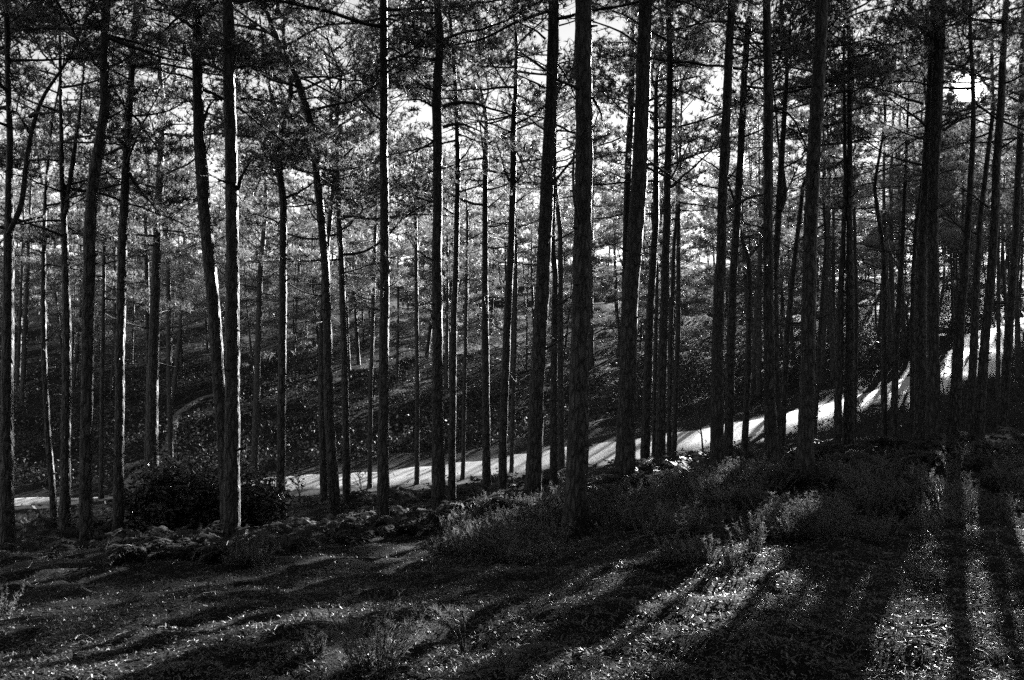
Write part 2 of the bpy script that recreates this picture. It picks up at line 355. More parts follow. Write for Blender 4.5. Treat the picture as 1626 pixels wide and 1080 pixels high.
def lit_share(P):
    """How strongly the sunbeam through P belongs to a sunlit spot: 0 .. 1."""
    x, y, z = P[:, 0].copy(), P[:, 1].copy(), P[:, 2].copy()
    k = SUN[:2] / SUN[2]
    drop = z - base_h(x, y)
    for _ in range(14):
        gxp = x - k[0] * drop; gyp = y - k[1] * drop
        drop = drop + 0.7 * ((z - base_h(gxp, gyp)) - drop)
    gxp = x - k[0] * drop; gyp = y - k[1] * drop; gz = z - drop
    ok = gyp > 2.5
    u = np.where(ok, CX + F * gxp / np.maximum(gyp, 0.1), -999); v = np.where(ok, CY - F * gz / np.maximum(gyp, 0.1), -999)
    s = np.zeros(len(P))
    jn = np.random.default_rng(len(P)); ju, jv = jn.normal(size=len(P)), jn.normal(size=len(P))
    for ci, c in enumerate(CLEARINGS):
        sg = {0: 0, 1: 0, 2: 0, 7: 26, 8: 10, 5: 9, 6: 9}.get(ci, 6)
        s[inpoly(u + sg * ju, v + 0.6 * sg * jv, c) & ok & (gyp < 24)] = {0: 1.0, 1: 1.0, 2: 1.0, 5: 0.9, 6: 0.8, 7: 0.55, 8: 0.45, 9: 0.95, 24: 0.5, 25: 0.7, 13: 0.3, 14: 0.4, 15: 0.6, 16: 0.7}.get(ci, 0.96)
    rd = road_dist(gxp, gyp)
    s = np.maximum(s, np.where((rd < np.where(u > 1480, 1.3, ROAD_SIZE + np.where(u < 700, 0.8, 0))) & (u < 1640), 0.96, 0))
    return s
# stems that catch the sun down one side: (u, v top, v bottom, depth)
RIMS = [(12, 330, 480, 11), (147, 400, 560, 12), (194, 420, 560, 14.5), (248, 330, 500, 19.5), (345, 400, 540, 13.3), (370, 120, 540, 11.3), (450, 430, 560, 17), (525, 400, 760, 15.5), (545, 380, 560, 18.5),
        (609, 0, 555, 13.2), (695, 250, 560, 14), (721, 180, 780, 17.5), (772, 400, 700, 20), (803, 420, 780, 18), (858, 300, 560, 14), (923, 150, 680, 10.8), (1000, 300, 560, 13), (1052, 350, 620, 17), (880, 380, 620, 19.5),
        (1147, 250, 500, 14.5), (1290, 250, 480, 11.8), (1168, 250, 460, 17), (1034, 380, 600, 19.5)]
def beam_share(P, pad):
    s = np.maximum(lit_share(P), np.maximum(lit_share(P + np.array([0, 0, 0.2 * pad])), lit_share(P - np.array([0, 0, 0.2 * pad]))))
    for u, v0, v1, Y in RIMS:
        t = (P[:, 1] - Y) / SUN[1]; x = P[:, 0] - SUN[0] * t; z = P[:, 2] - SUN[2] * t
        s = np.where((t > 0.6) & (np.abs(x - (u - CX) / F * Y - 0.10) < 0.13 + 0.5 * pad) & (z < (CY - v0) / F * Y + pad) & (z > (CY - v1) / F * Y - pad), np.maximum(s, 0.9), s)
    return s
SKY_GAPS = [(1535, 145, 20, 19, 1.0), (535, 105, 26, 45, 0.8), (1440, 185, 42, 26, 0.75), (625, 165, 26, 24, 0.8), (560, 20, 30, 22, 0.7), (1110, 190, 30, 28, 0.6), (320, 175, 26, 40, 0.7), (910, 30, 26, 34, 0.8), (1400, 60, 50, 18, 0.6)]
def gap_share(P):
    y = np.maximum(P[:, 1], 0.1); u = CX + F * P[:, 0] / y; v = CY - F * P[:, 2] / y; s = np.zeros(len(P))
    for cx, cy, rx, ry, k in SKY_GAPS:
        d = ((u - cx) / rx) ** 2 + ((v - cy) / ry) ** 2
        s = np.maximum(s, np.where((d < 1) & (P[:, 1] > 3), k, 0))
    return s

# ------------------------------------------------------------------ pines
class Crown:
    """limbs as tubes plus needle tufts, in the tree's own coordinates"""
    def __init__(s): s.mb = MB(); s.c = []; s.a = []; s.sid = []; s.mid = []; s.tri = []; s.n = 0; s.flat = 0.45

def needles(C, A, r, blades, ln, wd, shoot):
    n = len(C); K = blades
    rv = unit(r.normal(size=(n, K, 3)))
    d = unit(A[:, None] * 0.75 + rv)
    base = C[:, None] + A[:, None] * (r.random((n, K, 1)) * shoot)
    sd = unit(np.cross(d, r.normal(size=(n, K, 3)))) * (wd * (0.7 + 0.6 * r.random((n, K, 1))) * 0.5)
    l = ln * (0.7 + 0.6 * r.random((n, K, 1)))
    V = np.stack([base - sd, base + sd, base + d * l], 2).reshape(-1, 3)
    return V, np.arange(len(V)).reshape(-1, 3)

def grow_limb(cr, r, p0, az, el, Ln, rad, step, sub_density, leafy=True, droop=0.0):
    n = max(5, int(Ln / 0.3) + 3); P = np.zeros((n, 3)); P[0] = p0; a = az; e = el; ds = Ln / (n - 1)
    for i in range(1, n):
        a += r.normal() * 0.16; e += r.normal() * 0.10 + (0.35 / n) - droop / n
        P[i] = P[i - 1] + ds * np.array([math.cos(a) * math.cos(e), math.sin(a) * math.cos(e), math.sin(e)])
    R = rad * (1 - 0.8 * np.linspace(0, 1, n)) + 0.003
    pv, pt = tube(P, R, 4, tip=False); cr.mb.add(pv, pt); cr.tri.append(np.full(len(pt), -1))
    if not leafy: return
    ns = max(3, int(sub_density * Ln)); side = 1
    for k in range(ns + 1):
        t = 0.28 + 0.72 * (k + r.random()) / (ns + 1) if k < ns else 1.0
        f = t * (n - 1); i = min(int(f), n - 2); p = P[i] + (P[i + 1] - P[i]) * (f - i)
        tdir = P[i + 1] - P[i]; a0 = math.atan2(tdir[1], tdir[0])
        side = -side; sa = a0 + side * (0.5 + 0.6 * r.random()) if k < ns else a0
        se = 0.15 + 0.25 * r.random() + 0.3 * el; sl = Ln * (0.16 + 0.22 * r.random()) * (1.35 - 0.75 * t) + 0.15
        m = 4; Sx = np.zeros((m, 3)); Sx[0] = p
        for q in range(1, m):
            sa += r.normal() * 0.2; se += r.normal() * 0.15 + 0.08
            Sx[q] = Sx[q - 1] + sl / (m - 1) * np.array([math.cos(sa) * math.cos(se), math.sin(sa) * math.cos(se), math.sin(se)])
        pv, pt = tube(Sx, np.linspace(rad * 0.28 + 0.002, 0.0025, m), 3, tip=False); cr.mb.add(pv, pt); cr.tri.append(np.full(len(pt), cr.n)); cr.mid.append(Sx[m // 2])
        nt = int(sl / step * 1.7) + 3
        tt = (0.25 + 0.78 * r.random(nt)) * (m - 1); qi = np.minimum(tt.astype(int), m - 2)
        c = Sx[qi] + (Sx[qi + 1] - Sx[qi]) * (tt - qi)[:, None]
        sd = unit(Sx[qi + 1] - Sx[qi])
        c = c + r.normal(size=(nt, 3)) * np.array([1, 1, cr.flat]) * (0.06 + 0.10 * sl)
        ax = unit(sd * 0.7 + np.array([0, 0, 0.45]) + r.normal(size=(nt, 3)) * 0.45)
        cr.c.append(c); cr.a.append(ax); cr.sid.append(np.full(nt, cr.n)); cr.n += 1

def make_crown(r, pathf, Ht, cb, spread, nb, step, sub_density, dead=0, low_droop=0.0, dead_from=0.12, rise=48, flat=0.45):
    cr = Crown(); cr.flat = flat; az = r.random() * 6.28
    for i in range(nb):
        rel = ((i + r.random()) / nb); h = cb + (Ht - cb) * rel ** 0.95
        az += 2.399 + r.normal() * 0.35
        Ln = spread * ((1 - rel) ** 0.55) * (0.55 + 0.6 * r.random()) + 0.35
        if rel < 0.2 and r.random() < 0.3: Ln *= 0.6
        el = math.radians(-4 + rise * rel + r.normal() * 9)
        grow_limb(cr, r, pathf(h), az, el, Ln, 0.006 + 0.008 * Ln, step, sub_density, True, low_droop * (1 - rel))
    for i in range(dead):
        h = Ht * dead_from + (cb * 1.05 - Ht * dead_from) * r.random() ** 0.7
        grow_limb(cr, r, pathf(h), r.random() * 6.28, math.radians(r.normal() * 14 + 4), 0.35 + 1.5 * r.random() ** 1.6, 0.012, step, 0, False, r.normal() * 0.5)
    cr.c = np.vstack(cr.c); cr.a = np.vstack(cr.a); cr.sid = np.concatenate(cr.sid); cr.mid = np.array(cr.mid); cr.tri = np.concatenate(cr.tri)
    return cr

def finish_crown(cr, r, origin, scale, rot, blades, ln, wd, shoot, prune=True, thin=0.0):
    """-> V, T, mats in local coordinates, tufts standing in a sunbeam or a gap left out"""
    keep = np.ones(len(cr.c), bool); V, T, m = cr.mb.arr()
    if prune:
        c, s_ = math.cos(rot), math.sin(rot)
        def world(p): return np.stack([p[:, 0] * c - p[:, 1] * s_, p[:, 0] * s_ + p[:, 1] * c, p[:, 2]], 1) * scale + origin
        keep = r.random(len(cr.c)) > np.maximum(beam_share(world(cr.c), ln * 0.7), gap_share(world(cr.c)))
        if thin: keep &= r.random(len(cr.c)) > thin * (0.5 + r.random(int(cr.n)))[cr.sid]
        sk = r.random(len(cr.mid)) > beam_share(world(cr.mid), 0.1) * 0.9
        keep &= sk[cr.sid]; T = T[np.where(cr.tri < 0, True, sk[np.maximum(cr.tri, 0)])]
    nV, nT = needles(cr.c[keep], cr.a[keep], r, blades, ln, wd, shoot)
    return np.vstack([V, nV]), np.vstack([T, nT + len(V)]), np.r_[np.zeros(len(T), int), np.ones(len(nT), int)], keep

def trunk_mesh(r, P, R, sides, rough=0.10):
    return tube(P, R, sides, rough, r, tip=True)

# (label, depth, path of (u, v, width) from the foot up, height, foot of the crown, forks, traced branches)
HERO = [
 ('black forked pine at the extreme left edge, pale side stem curving off to the right', 11, [(12, 872, 22), (9, 600, 18), (11, 400, 16), (11, 300, 11), (14, 210, 9), (12, 130, 8), (12, 35, 8)], 13.5, 6.2,
   [[(14, 372, 10), (32, 325, 8), (35, 262, 8), (42, 200, 7), (56, 148, 6), (84, 102, 4), (98, 78, 3)]], [[(48, 185), (62, 182), (85, 188), (110, 190)], [(46, 210), (70, 208), (95, 212)]]),
 ('slim pine with a twin upper stem, second sturdy trunk in from the left edge', 14.5, [(103, 852, 17), (103, 600, 14), (101, 400, 11), (97, 250, 7), (97, 105, 5), (97, 60, 4)], 11, 5.6, [[(104, 340, 8), (112, 250, 7), (117, 190, 5), (122, 95, 3)]], []),
 ('thin dark pine leaning left, standing against the left end of the track', 17.5, [(88, 836, 11), (80, 700, 9), (75, 550, 8), (73, 430, 7), (76, 300, 5)], 9, 5.4, [], []),
 ('bent pine with a bright right edge whose trunk snakes left then right', 12, [(136, 872, 20), (141, 650, 18), (146, 500, 18), (150, 350, 18), (155, 270, 17), (165, 220, 17), (171, 170, 16), (167, 120, 14), (167, 60, 13), (168, 0, 12)], 12.5, 6.6,
   [[(165, 62, 9), (155, 40, 7), (151, 0, 6)]], [[(172, 60), (190, 66), (214, 72), (240, 84), (275, 90)], [(172, 140), (190, 136), (205, 138)]]),
 ('very thin dark pole of a pine between the snaking trunk and its right neighbour', 21, [(161, 816, 8), (162, 650, 7), (164, 500, 6), (166, 380, 5)], 9, 5.5, [], []),
 ('slender pine curving gently right as it rises, immediately right of the snaking trunk', 14.5, [(187, 852, 17), (190, 650, 14), (193, 450, 14), (197, 330, 13), (203, 220, 11), (208, 150, 10), (213, 60, 9), (218, 0, 8)], 12.5, 6.8, [], [[(206, 275), (220, 300), (236, 320), (245, 330)]]),
 ('pine that divides into two thin upper stems, rising behind the dark rhododendron', 19.5, [(241, 790, 20), (243, 600, 17), (247, 450, 14), (250, 330, 13), (254, 230, 10), (258, 170, 9), (254, 130, 7), (253, 85, 5)], 11.5, 6.4,
   [[(258, 172, 7), (266, 150, 6), (275, 130, 6), (272, 105, 5), (268, 80, 4)]], [[(260, 200), (280, 198), (305, 200)], [(250, 328), (262, 318), (285, 314), (315, 320)], [(246, 325), (232, 300), (208, 278)]]),
 ('thin black pole pressed against the left side of the twin topped pine', 22, [(232, 782, 9), (232, 600, 8), (234, 450, 7), (236, 330, 6)], 10, 6.2, [], []),
 ('faint thin pine across the track where the trail climbs away', 40, [(272, 756, 8), (270, 600, 8), (267, 440, 7), (262, 320, 5)], 13, 8.5, [], []),
 ('leaning pine whose foot hides behind the straight trunk in the rhododendron', 13.0, [(364, 826, 22), (356, 700, 20), (350, 600, 19), (345, 500, 19), (335, 400, 20), (325, 300, 20), (317, 200, 17), (313, 100, 15), (312, 0, 14)], 12.5, 7.2,
   [], [[(322, 195), (328, 175), (338, 162), (346, 156)], [(324, 238), (332, 222), (342, 208)]]),
 ('straight stout pine with a brilliant right edge, in front of the rhododendron', 11.3, [(368, 866, 27), (369, 600, 22), (370, 400, 20), (368, 200, 19), (366, 100, 18), (365, 0, 17)], 13, 7.6, [], [[(378, 300), (395, 280), (415, 270), (432, 272)]]),
 ('thin grey pine across the track, right of the stout bright edged trunk', 34, [(404, 756, 12), (409, 600, 10), (413, 440, 9), (421, 330, 7)], 13, 7.8, [], []),
 ('pine splitting at mid height into a crooked pair, one stem bowed to the right', 17, [(446, 818, 15), (447, 610, 13), (450, 440, 12), (451, 320, 11), (445, 277, 11), (444, 234, 11), (447, 200, 10), (457, 175, 9), (464, 162, 8), (462, 120, 7)], 11, 7.4,
   [[(445, 208, 8), (440, 183, 7), (425, 140, 6), (417, 98, 5)]], [[(452, 315), (470, 308), (490, 300), (505, 290)], [(446, 355), (425, 345), (402, 340)], [(447, 300), (430, 285), (412, 272)]]),
 ('dark trunk half hidden behind the foot of the bright edged leaning pine', 21, [(515, 792, 13), (514, 700, 12), (514, 560, 11), (516, 430, 9)], 11, 7, [], []),
 ('slim pine leaning left as it climbs, white light along its whole right edge', 15.5, [(532, 823, 19), (528, 738, 17), (521, 653, 16), (519, 546, 14), (515, 420, 13), (508, 340, 13), (502, 277, 13), (496, 213, 13), (481, 157, 12), (466, 115, 11), (449, 85, 9), (430, 40, 8), (418, 5, 7)], 11.8, 6.8,
   [], [[(500, 262), (520, 268), (548, 262), (575, 250)], [(482, 158), (500, 150), (520, 152)]]),
 ('straight thin pine a step right of the bright edged leaning one', 18.5, [(551, 805, 14), (549, 695, 12), (545, 525, 11), (541, 404, 9), (536, 298, 7), (534, 200, 6)], 10.5, 5.4, [], [[(538, 300), (560, 296), (590, 306), (615, 316)]]),
 ('wispy black pole by the track, left of the straight tall central-left trunk', 27, [(587, 775, 8), (590, 610, 7), (594, 440, 6), (597, 330, 5)], 10.5, 6.5, [], []),
 ('perfectly straight tall pine with a thin bright right edge, standing on the grassless rise', 13.2, [(609, 843, 21), (608, 640, 16), (609, 440, 15), (608, 200, 13), (609, 0, 12)], 13, 7.6, [], [[(614, 115), (625, 108), (633, 102)], [(602, 112), (590, 122), (575, 130)]]),
 ('wispy dark pole at the edge of the track midway between two stout trunks', 27, [(662, 769, 8), (664, 610, 7), (661, 440, 6), (660, 320, 5)], 10.5, 6.5, [], []),
 ('stout dark pine with a kinked upper trunk throwing a heavy bare limb to the right', 14, [(697, 825, 24), (695, 640, 17), (694, 440, 16), (695, 255, 15), (693, 160, 15), (696, 100, 14), (699, 64, 13), (696, 25, 12), (694, 0, 12)], 13, 7.4, [],
   [[(703, 170), (716, 164), (752, 163), (772, 170), (800, 178), (830, 190)], [(690, 95), (672, 87), (645, 80), (628, 72)], [(688, 225), (668, 240), (650, 250)], [(703, 202), (720, 197), (742, 200), (760, 208)], [(690, 170), (670, 162), (645, 168)]]),
 ('slender pine with a continuous white right edge, just right of the kinked trunk', 17.5, [(717, 796, 13), (719, 653, 11), (722, 482, 10), (724, 426, 9), (727, 255, 8), (724, 170, 7), (719, 85, 6), (714, 20, 5)], 11, 6.4, [], [[(730, 255), (742, 245), (752, 232)], [(720, 340), (705, 330), (690, 322)]]),
 ('spindly black pole reaching down to the track beside a white edged pine', 26, [(735, 761, 7), (739, 568, 6), (741, 440, 5), (742, 350, 4)], 10, 6, [], []),
 ('plain straight pine left of the pale leaning trunk, near the track edge', 20, [(773, 776, 14), (771, 568, 12), (770, 440, 10), (771, 255, 8), (773, 190, 6)], 11, 6, [], [[(774, 330), (788, 318), (800, 304)], [(768, 300), (755, 285), (742, 280)]]),
 ('grey pine leaning right as it rises, white line down its lower right edge', 18, [(797, 787, 14), (800, 653, 13), (807, 482, 12), (811, 404, 11), (815, 298, 10), (815, 192, 9), (819, 150, 7), (821, 64, 5)], 11.5, 6.6,
   [], [[(812, 290), (800, 270), (792, 240)], [(818, 290), (828, 280), (838, 262)]]),
 ('spindly pole whose foot meets the track behind the pale leaning trunk', 28, [(812, 751, 7), (817, 568, 6), (820, 430, 5)], 10.5, 6.5, [], []),
 ('stout pine leaning right with a broken bare branch stub low on its right', 14, [(846, 795, 27), (853, 610, 23), (862, 440, 22), (865, 360, 22), (870, 255, 20), (877, 128, 19), (879, 0, 17)], 13, 7.4,
   [], [[(868, 553), (880, 545), (906, 527)], [(866, 140), (850, 130), (828, 118)], [(885, 100), (905, 125), (918, 145)], [(878, 195), (900, 205), (925, 215)], [(866, 62), (850, 50), (826, 42)]]),
 ('thin pine in the slot between the two stoutest central trunks', 19.5, [(879, 775, 13), (880, 568, 11), (882, 440, 9), (877, 383, 9), (880, 255, 7)], 10.5, 5.8, [], []),
 ('thin dark pine touching the left side of the stoutest trunk near the track', 25, [(891, 743, 12), (889, 482, 10), (890, 380, 8)], 12, 7.5, [], []),
 ('stoutest and nearest pine, rough barked, rising from heather at mid frame', 10.8, [(912, 856, 44), (915, 780, 37), (919, 653, 32), (925, 440, 30), (928, 255, 28), (927, 0, 27)], 14, 8.2, [], [[(941, 155), (955, 168), (962, 178)]]),
 ('stout pine leaning right at the top, second largest trunk right of centre', 13, [(991, 769, 33), (996, 610, 27), (1000, 482, 26), (1004, 430, 25), (1011, 341, 25), (1017, 255, 24), (1021, 128, 23), (1026, 0, 21)], 13.5, 8,
   [], [[(1022, 262), (1040, 258), (1056, 270), (1070, 276)], [(1030, 160), (1045, 155), (1062, 162)]]),
 ('thin trunk hugging the left flank of the second largest leaning pine', 17.5, [(990, 745, 11), (992, 560, 11), (993, 426, 11), (996, 298, 11), (1002, 170, 10), (1004, 77, 8)], 12, 6.8, [], []),
 ('slim pine leaning right, first one right of the second largest trunk', 19.5, [(1024, 743, 16), (1028, 610, 14), (1032, 482, 12), (1037, 426, 11), (1043, 340, 10), (1044, 220, 8)], 10.5, 6, [], []),
 ('straight dark pine with a long forked bough rising to its right', 17, [(1047, 757, 17), (1051, 610, 15), (1055, 461, 13), (1058, 383, 12), (1061, 255, 11), (1066, 85, 10), (1062, 0, 9)], 12.5, 7.2, [],
   [[(1064, 298), (1085, 280), (1105, 262), (1130, 238)], [(1064, 285), (1080, 255), (1096, 220)], [(1068, 130), (1090, 118), (1120, 105)], [(1066, 20), (1090, 18), (1115, 22), (1140, 34)]]),
 ('wispy pole squeezed between two slim dark pines beside the track', 24, [(1038, 731, 7), (1040, 560, 6), (1044, 430, 5)], 10, 6.2, [], []),
 ('left pole of a close thin pair against the bright track', 23.5, [(1062, 728, 8), (1065, 525, 7), (1069, 400, 6)], 10.5, 6.4, [], []),
 ('right pole of a close thin pair against the bright track', 23.5, [(1070, 728, 9), (1073, 600, 8), (1077, 482, 8), (1079, 362, 6)], 10.5, 6.4, [], []),
 ('front trunk of two close pines leaning right beside the leafless sapling', 14.5, [(1138, 752, 23), (1141, 568, 19), (1145, 440, 17), (1149, 404, 16), (1153, 255, 15), (1160, 85, 13), (1165, 0, 12)], 13, 7.6, [], [[(1158, 330), (1172, 322), (1195, 312), (1212, 310)], [(1162, 60), (1185, 62), (1210, 75)]]),
 ('rear trunk of two close pines leaning right, slimmer than its front neighbour', 17, [(1156, 739, 15), (1160, 568, 14), (1164, 440, 13), (1168, 383, 12), (1175, 255, 11), (1183, 85, 10), (1191, 0, 9)], 12.5, 7, [], [[(1178, 150), (1195, 156), (1212, 166)]]),
 ('small pine forking like a Y halfway up, seen just beside the track', 20.5, [(1182, 722, 11), (1187, 568, 9), (1188, 440, 8), (1185, 405, 7), (1174, 378, 5), (1170, 340, 4)], 7.5, 5.0, [[(1186, 412, 5), (1197, 400, 5), (1209, 388, 4), (1222, 370, 3)]], []),
 ('straight black pine with a slight S curve, right of the Y forked small pine', 13.8, [(1226, 748, 26), (1223, 680, 20), (1221, 610, 17), (1218, 440, 16), (1217, 383, 15), (1219, 128, 14), (1217, 0, 12)], 13, 7.6, [], [[(1212, 70), (1195, 62), (1178, 58)], [(1222, 180), (1234, 178), (1248, 176)]]),
 ('slim pine hidden low behind the black S curved trunk, forking above', 19, [(1236, 728, 13), (1235, 600, 12), (1236, 440, 11), (1239, 330, 10), (1242, 250, 9), (1246, 115, 6)], 11, 6.2, [[(1239, 335, 8), (1250, 310, 7), (1248, 270, 5), (1243, 230, 4)]], []),
 ('thin pine bowing right towards the next stout trunk', 20.5, [(1241, 718, 10), (1249, 525, 9), (1257, 447, 8), (1266, 362, 7), (1274, 294, 6), (1285, 270, 5)], 9, 5.6, [], []),
 ('tall stout pine leaning right with a lit right edge, on the crest right of centre', 11.8, [(1276, 769, 33), (1279, 700, 25), (1282, 640, 23), (1287, 440, 22), (1290, 383, 22), (1295, 255, 21), (1302, 128, 20), (1308, 0, 18)], 13.5, 8, [], [[(1312, 182), (1325, 176), (1345, 178)], [(1290, 300), (1284, 285), (1280, 272)]]),
 ('thin pole behind the tall stout crest pine, leaning right', 24, [(1292, 697, 8), (1299, 610, 7), (1306, 482, 7), (1310, 390, 5)], 10, 6, [], []),
 ('left member of a trio of pines at the brow before the bright track', 18, [(1329, 714, 13), (1334, 568, 11), (1338, 440, 9), (1341, 383, 8), (1344, 280, 6)], 10.5, 6, [], []),
 ('middle and tallest of a trio of pines at the brow before the bright track', 18, [(1347, 711, 18), (1348, 568, 14), (1348, 440, 12), (1347, 383, 10), (1348, 213, 8), (1348, 55, 6)], 12, 6.4, [], [[(1350, 178), (1368, 172), (1388, 180)], [(1346, 250), (1330, 262), (1312, 268)]]),
 ('right and thinnest of a trio of pines at the brow before the bright track', 20.5, [(1356, 693, 8), (1357, 560, 7), (1357, 440, 6), (1356, 330, 5)], 10, 6, [], []),
 ('short thin pine alone on the slope below the rising track', 20, [(1404, 697, 10), (1403, 568, 9), (1403, 440, 8), (1402, 400, 7)], 8, 4.6, [], []),
 ('thin pine leaning right, second below the rising track', 19.5, [(1419, 697, 11), (1423, 568, 10), (1432, 440, 8), (1434, 383, 7), (1438, 298, 6), (1440, 230, 4)], 9.5, 5.2, [], []),
 ('slender dark pole close left of the stout double trunk', 20.5, [(1450, 697, 9), (1451, 560, 8), (1453, 440, 7), (1456, 360, 6)], 10, 6, [], []),
 ('left half of a stout double trunk below the sun', 17, [(1464, 698, 24), (1465, 560, 19), (1467, 440, 18), (1472, 383, 16), (1476, 213, 12), (1478, 120, 10)], 12, 7, [], [[(1466, 165), (1440, 158), (1415, 148), (1388, 142)], [(1468, 198), (1445, 185), (1420, 175), (1400, 165)], [(1468, 222), (1440, 212), (1415, 200)]]),
 ('right half of a stout double trunk, tall and leaning right, below the sun', 15.8, [(1482, 705, 24), (1484, 560, 18), (1486, 440, 17), (1487, 255, 17), (1489, 128, 17), (1491, 0, 16)], 13.5, 7.8, [], [[(1482, 62), (1465, 50), (1440, 30), (1425, 12)], [(1497, 208), (1513, 196), (1530, 190), (1552, 186)], [(1488, 112), (1506, 104), (1530, 98), (1556, 102)]]),
 ('pine leaning right, first trunk right of the stout double trunk', 17.5, [(1513, 702, 19), (1521, 568, 16), (1527, 480, 14), (1532, 440, 12), (1540, 298, 9), (1545, 180, 7)], 10.5, 6, [], []),
 ('slim pine in the rear of the rightmost leaning cluster', 20, [(1540, 697, 14), (1549, 525, 12), (1553, 440, 11), (1560, 330, 8)], 10.5, 6.2, [], []),
 ('tall front pine of the rightmost leaning cluster, trunk crossing beside the sun', 18, [(1553, 702, 16), (1559, 568, 14), (1568, 440, 13), (1576, 277, 12), (1587, 149, 11), (1594, 43, 9)], 12.5, 7, [], [[(1580, 240), (1600, 225), (1622, 212)], [(1570, 330), (1550, 310), (1530, 296)], [(1572, 370), (1590, 385), (1610, 396)]]),
 ('short dark pole standing against the top of the climbing track', 28, [(1584, 633, 7), (1586, 482, 6), (1588, 380, 5)], 9.5, 6, [], []),
 ('leaning pine next to the right edge, with few low boughs', 19.5, [(1591, 692, 15), (1598, 525, 13), (1602, 440, 12), (1606, 404, 11), (1615, 255, 10), (1621, 170, 9)], 11.5, 6.2, [], []),
 ('dark pole cut by the right edge beside the upper bend of the track', 31, [(1618, 600, 9), (1618, 480, 8), (1620, 360, 7)], 11, 6.6, [], []),
]
HERO_XY = []
import sys
for hi, (label, D0, path, Ht, cb, forks, branches) in enumerate(HERO):
    r = np.random.default_rng(100 + hi)
    u0, v0, _ = path[0]
    Yg = ray_ground(u0, v0)[0]
    Y = Yg if np.isfinite(Yg) and abs(Yg - D0) < 0.2 * D0 else D0
    if abs(Yg - D0) > 0.12 * D0 or not np.isfinite(Yg): print('DEPTH', hi, u0, v0, D0, round(float(Yg), 1))
    base = px(u0, v0, Y); base[2] = float(base_h(base[0], base[1]))
    HERO_XY.append(base[:2])
    root = empty('pine_tree', base); tag(root, label, 'pine tree', 'pines on the near side of the track')
    def local(u, v): return px(u, v, Y) - base
    P = np.array([np.r_[local(u, v), wd / 2 / F * Y] for u, v, wd in path]); P[0, :3] = 0
    # carry the stem on above the traced part to its full height
    top = P[-1]; d = (P[-1, :3] - P[-2, :3]); d /= np.linalg.norm(d); d[0] *= 0.4
    Ht = max(Ht, top[2] + 2.2)
    k = np.array([top + np.r_[d * (Ht - top[2]) * f, 0] for f in (0.35, 0.7, 1.0)]); k[:, 3] = np.array([top[3] * 0.75, top[3] * 0.45, 0.012]); k[:, 0] += r.normal(size=3) * 0.12
    P = np.vstack([P, k])
    Q = resample(P, 0.11)
    Q[:, 1] += np.interp(Q[:, 2], [0, Ht * 0.3, Ht * 0.7, Ht], np.r_[0, r.normal(size=3) * 0.1])
    jit = 0.012 * np.stack([perlin(Q[:, 2] * 1.3 + hi * 9, Q[:, 2] * 0 + 0.3), perlin(Q[:, 2] * 1.3 + hi * 9, Q[:, 2] * 0 + 5.3)], 1); Q[:, :2] += jit
    flare = 1 + 0.42 * np.exp(-np.maximum(Q[:, 2], 0) / 0.16)
    foot = Q[:1].copy(); foot[0, 2] = -0.25
    Q2 = np.vstack([foot, Q]); R = np.r_[Q[0, 3] * 1.55, Q[:, 3] * flare / np.where(Q[:, 2] < 0.3, 1.12, 1.0)]
    V, T = trunk_mesh(r, Q2[:, :3], R, 18 if Y < 16 else 12, 0.13)
    tb = MB(); tb.add(V, T)
    for q in range(14 if Y < 18 else 6):     # snags where dead branches broke off
        i = r.integers(8, max(9, int(len(Q) * 0.75))); az = r.random() * 6.28; dv = np.array([math.cos(az), math.sin(az), 0.25 * r.normal() + 0.2]); ln = Q[i, 3] * (0.85 + 0.5 * r.random()) + 0.05 * r.random() ** 2
        tb.add(*tube(np.array([Q[i, :3], Q[i, :3] + dv * ln * 0.6, Q[i, :3] + dv * ln * 1.1]), [0.02, 0.018, 0.010], 6, 0.2, r))
    tb.build('trunk', M_BARK, root)
    for fk in forks:
        A = np.array([np.r_[local(u, v), wd / 2 / F * Y] for u, v, wd in fk]); dd = A[-1, :3] - A[-2, :3]; dd /= np.linalg.norm(dd)
        A[:, 1] += np.linspace(0, 0.25, len(A))
        A = np.vstack([A, np.r_[A[-1, :3] + dd * 1.2 + np.array([0, 0, 0.5]), 0.008]])
        A = resample(A, 0.1); V, T = trunk_mesh(r, A[:, :3], A[:, 3], 9, 0.08); link('fork', V, T, M_BARK, root)
        ftop = A
    zs, xs, ys = Q[:, 2], Q[:, 0], Q[:, 1]
    pathf = lambda h: np.array([np.interp(h, zs, xs), np.interp(h, zs, ys), h])
    thin = path[0][2] / F * Y < 0.17
    vis_top = (0.3835 * Y - base[2])
    # live crown
    nb = int((Ht - cb) * (4.2 if thin else 5.2)); spread = 1.5 if thin else 2.35
    cr = make_crown(r, pathf, Ht, cb - (0.8 if u0 < 620 else 0), spread * (1.12 if u0 < 620 else 1), nb + (2 if u0 < 620 else 0), 0.09 if u0 < 620 else (0.115 if u0 < 1100 else 0.14), 5.2 if u0 < 620 else 4.4, dead=0, low_droop=0.2)
    if forks:
        c2 = Crown(); c2.n = cr.n
        for q in range(6):
            grow_limb(c2, r, ftop[-1 - q, :3], r.random() * 6.28, 0.5, 0.8 + r.random(), 0.014, 0.085, 4.5)
        V2, T2, m2 = c2.mb.arr(); cr.mb.add(V2, T2); cr.c = np.vstack([cr.c] + c2.c); cr.a = np.vstack([cr.a] + c2.a)
        cr.sid = np.concatenate([cr.sid] + c2.sid); cr.mid = np.vstack([cr.mid, np.array(c2.mid)]); cr.tri = np.concatenate([cr.tri] + c2.tri); cr.n = c2.n
    V, T, m, keep = finish_crown(cr, r, base, 1.0, 0.0, 11, 0.11, 0.019, 0.05)
    link('crown', V, T, [M_LIMB, M_NEEDLE], root, m, smooth=False)
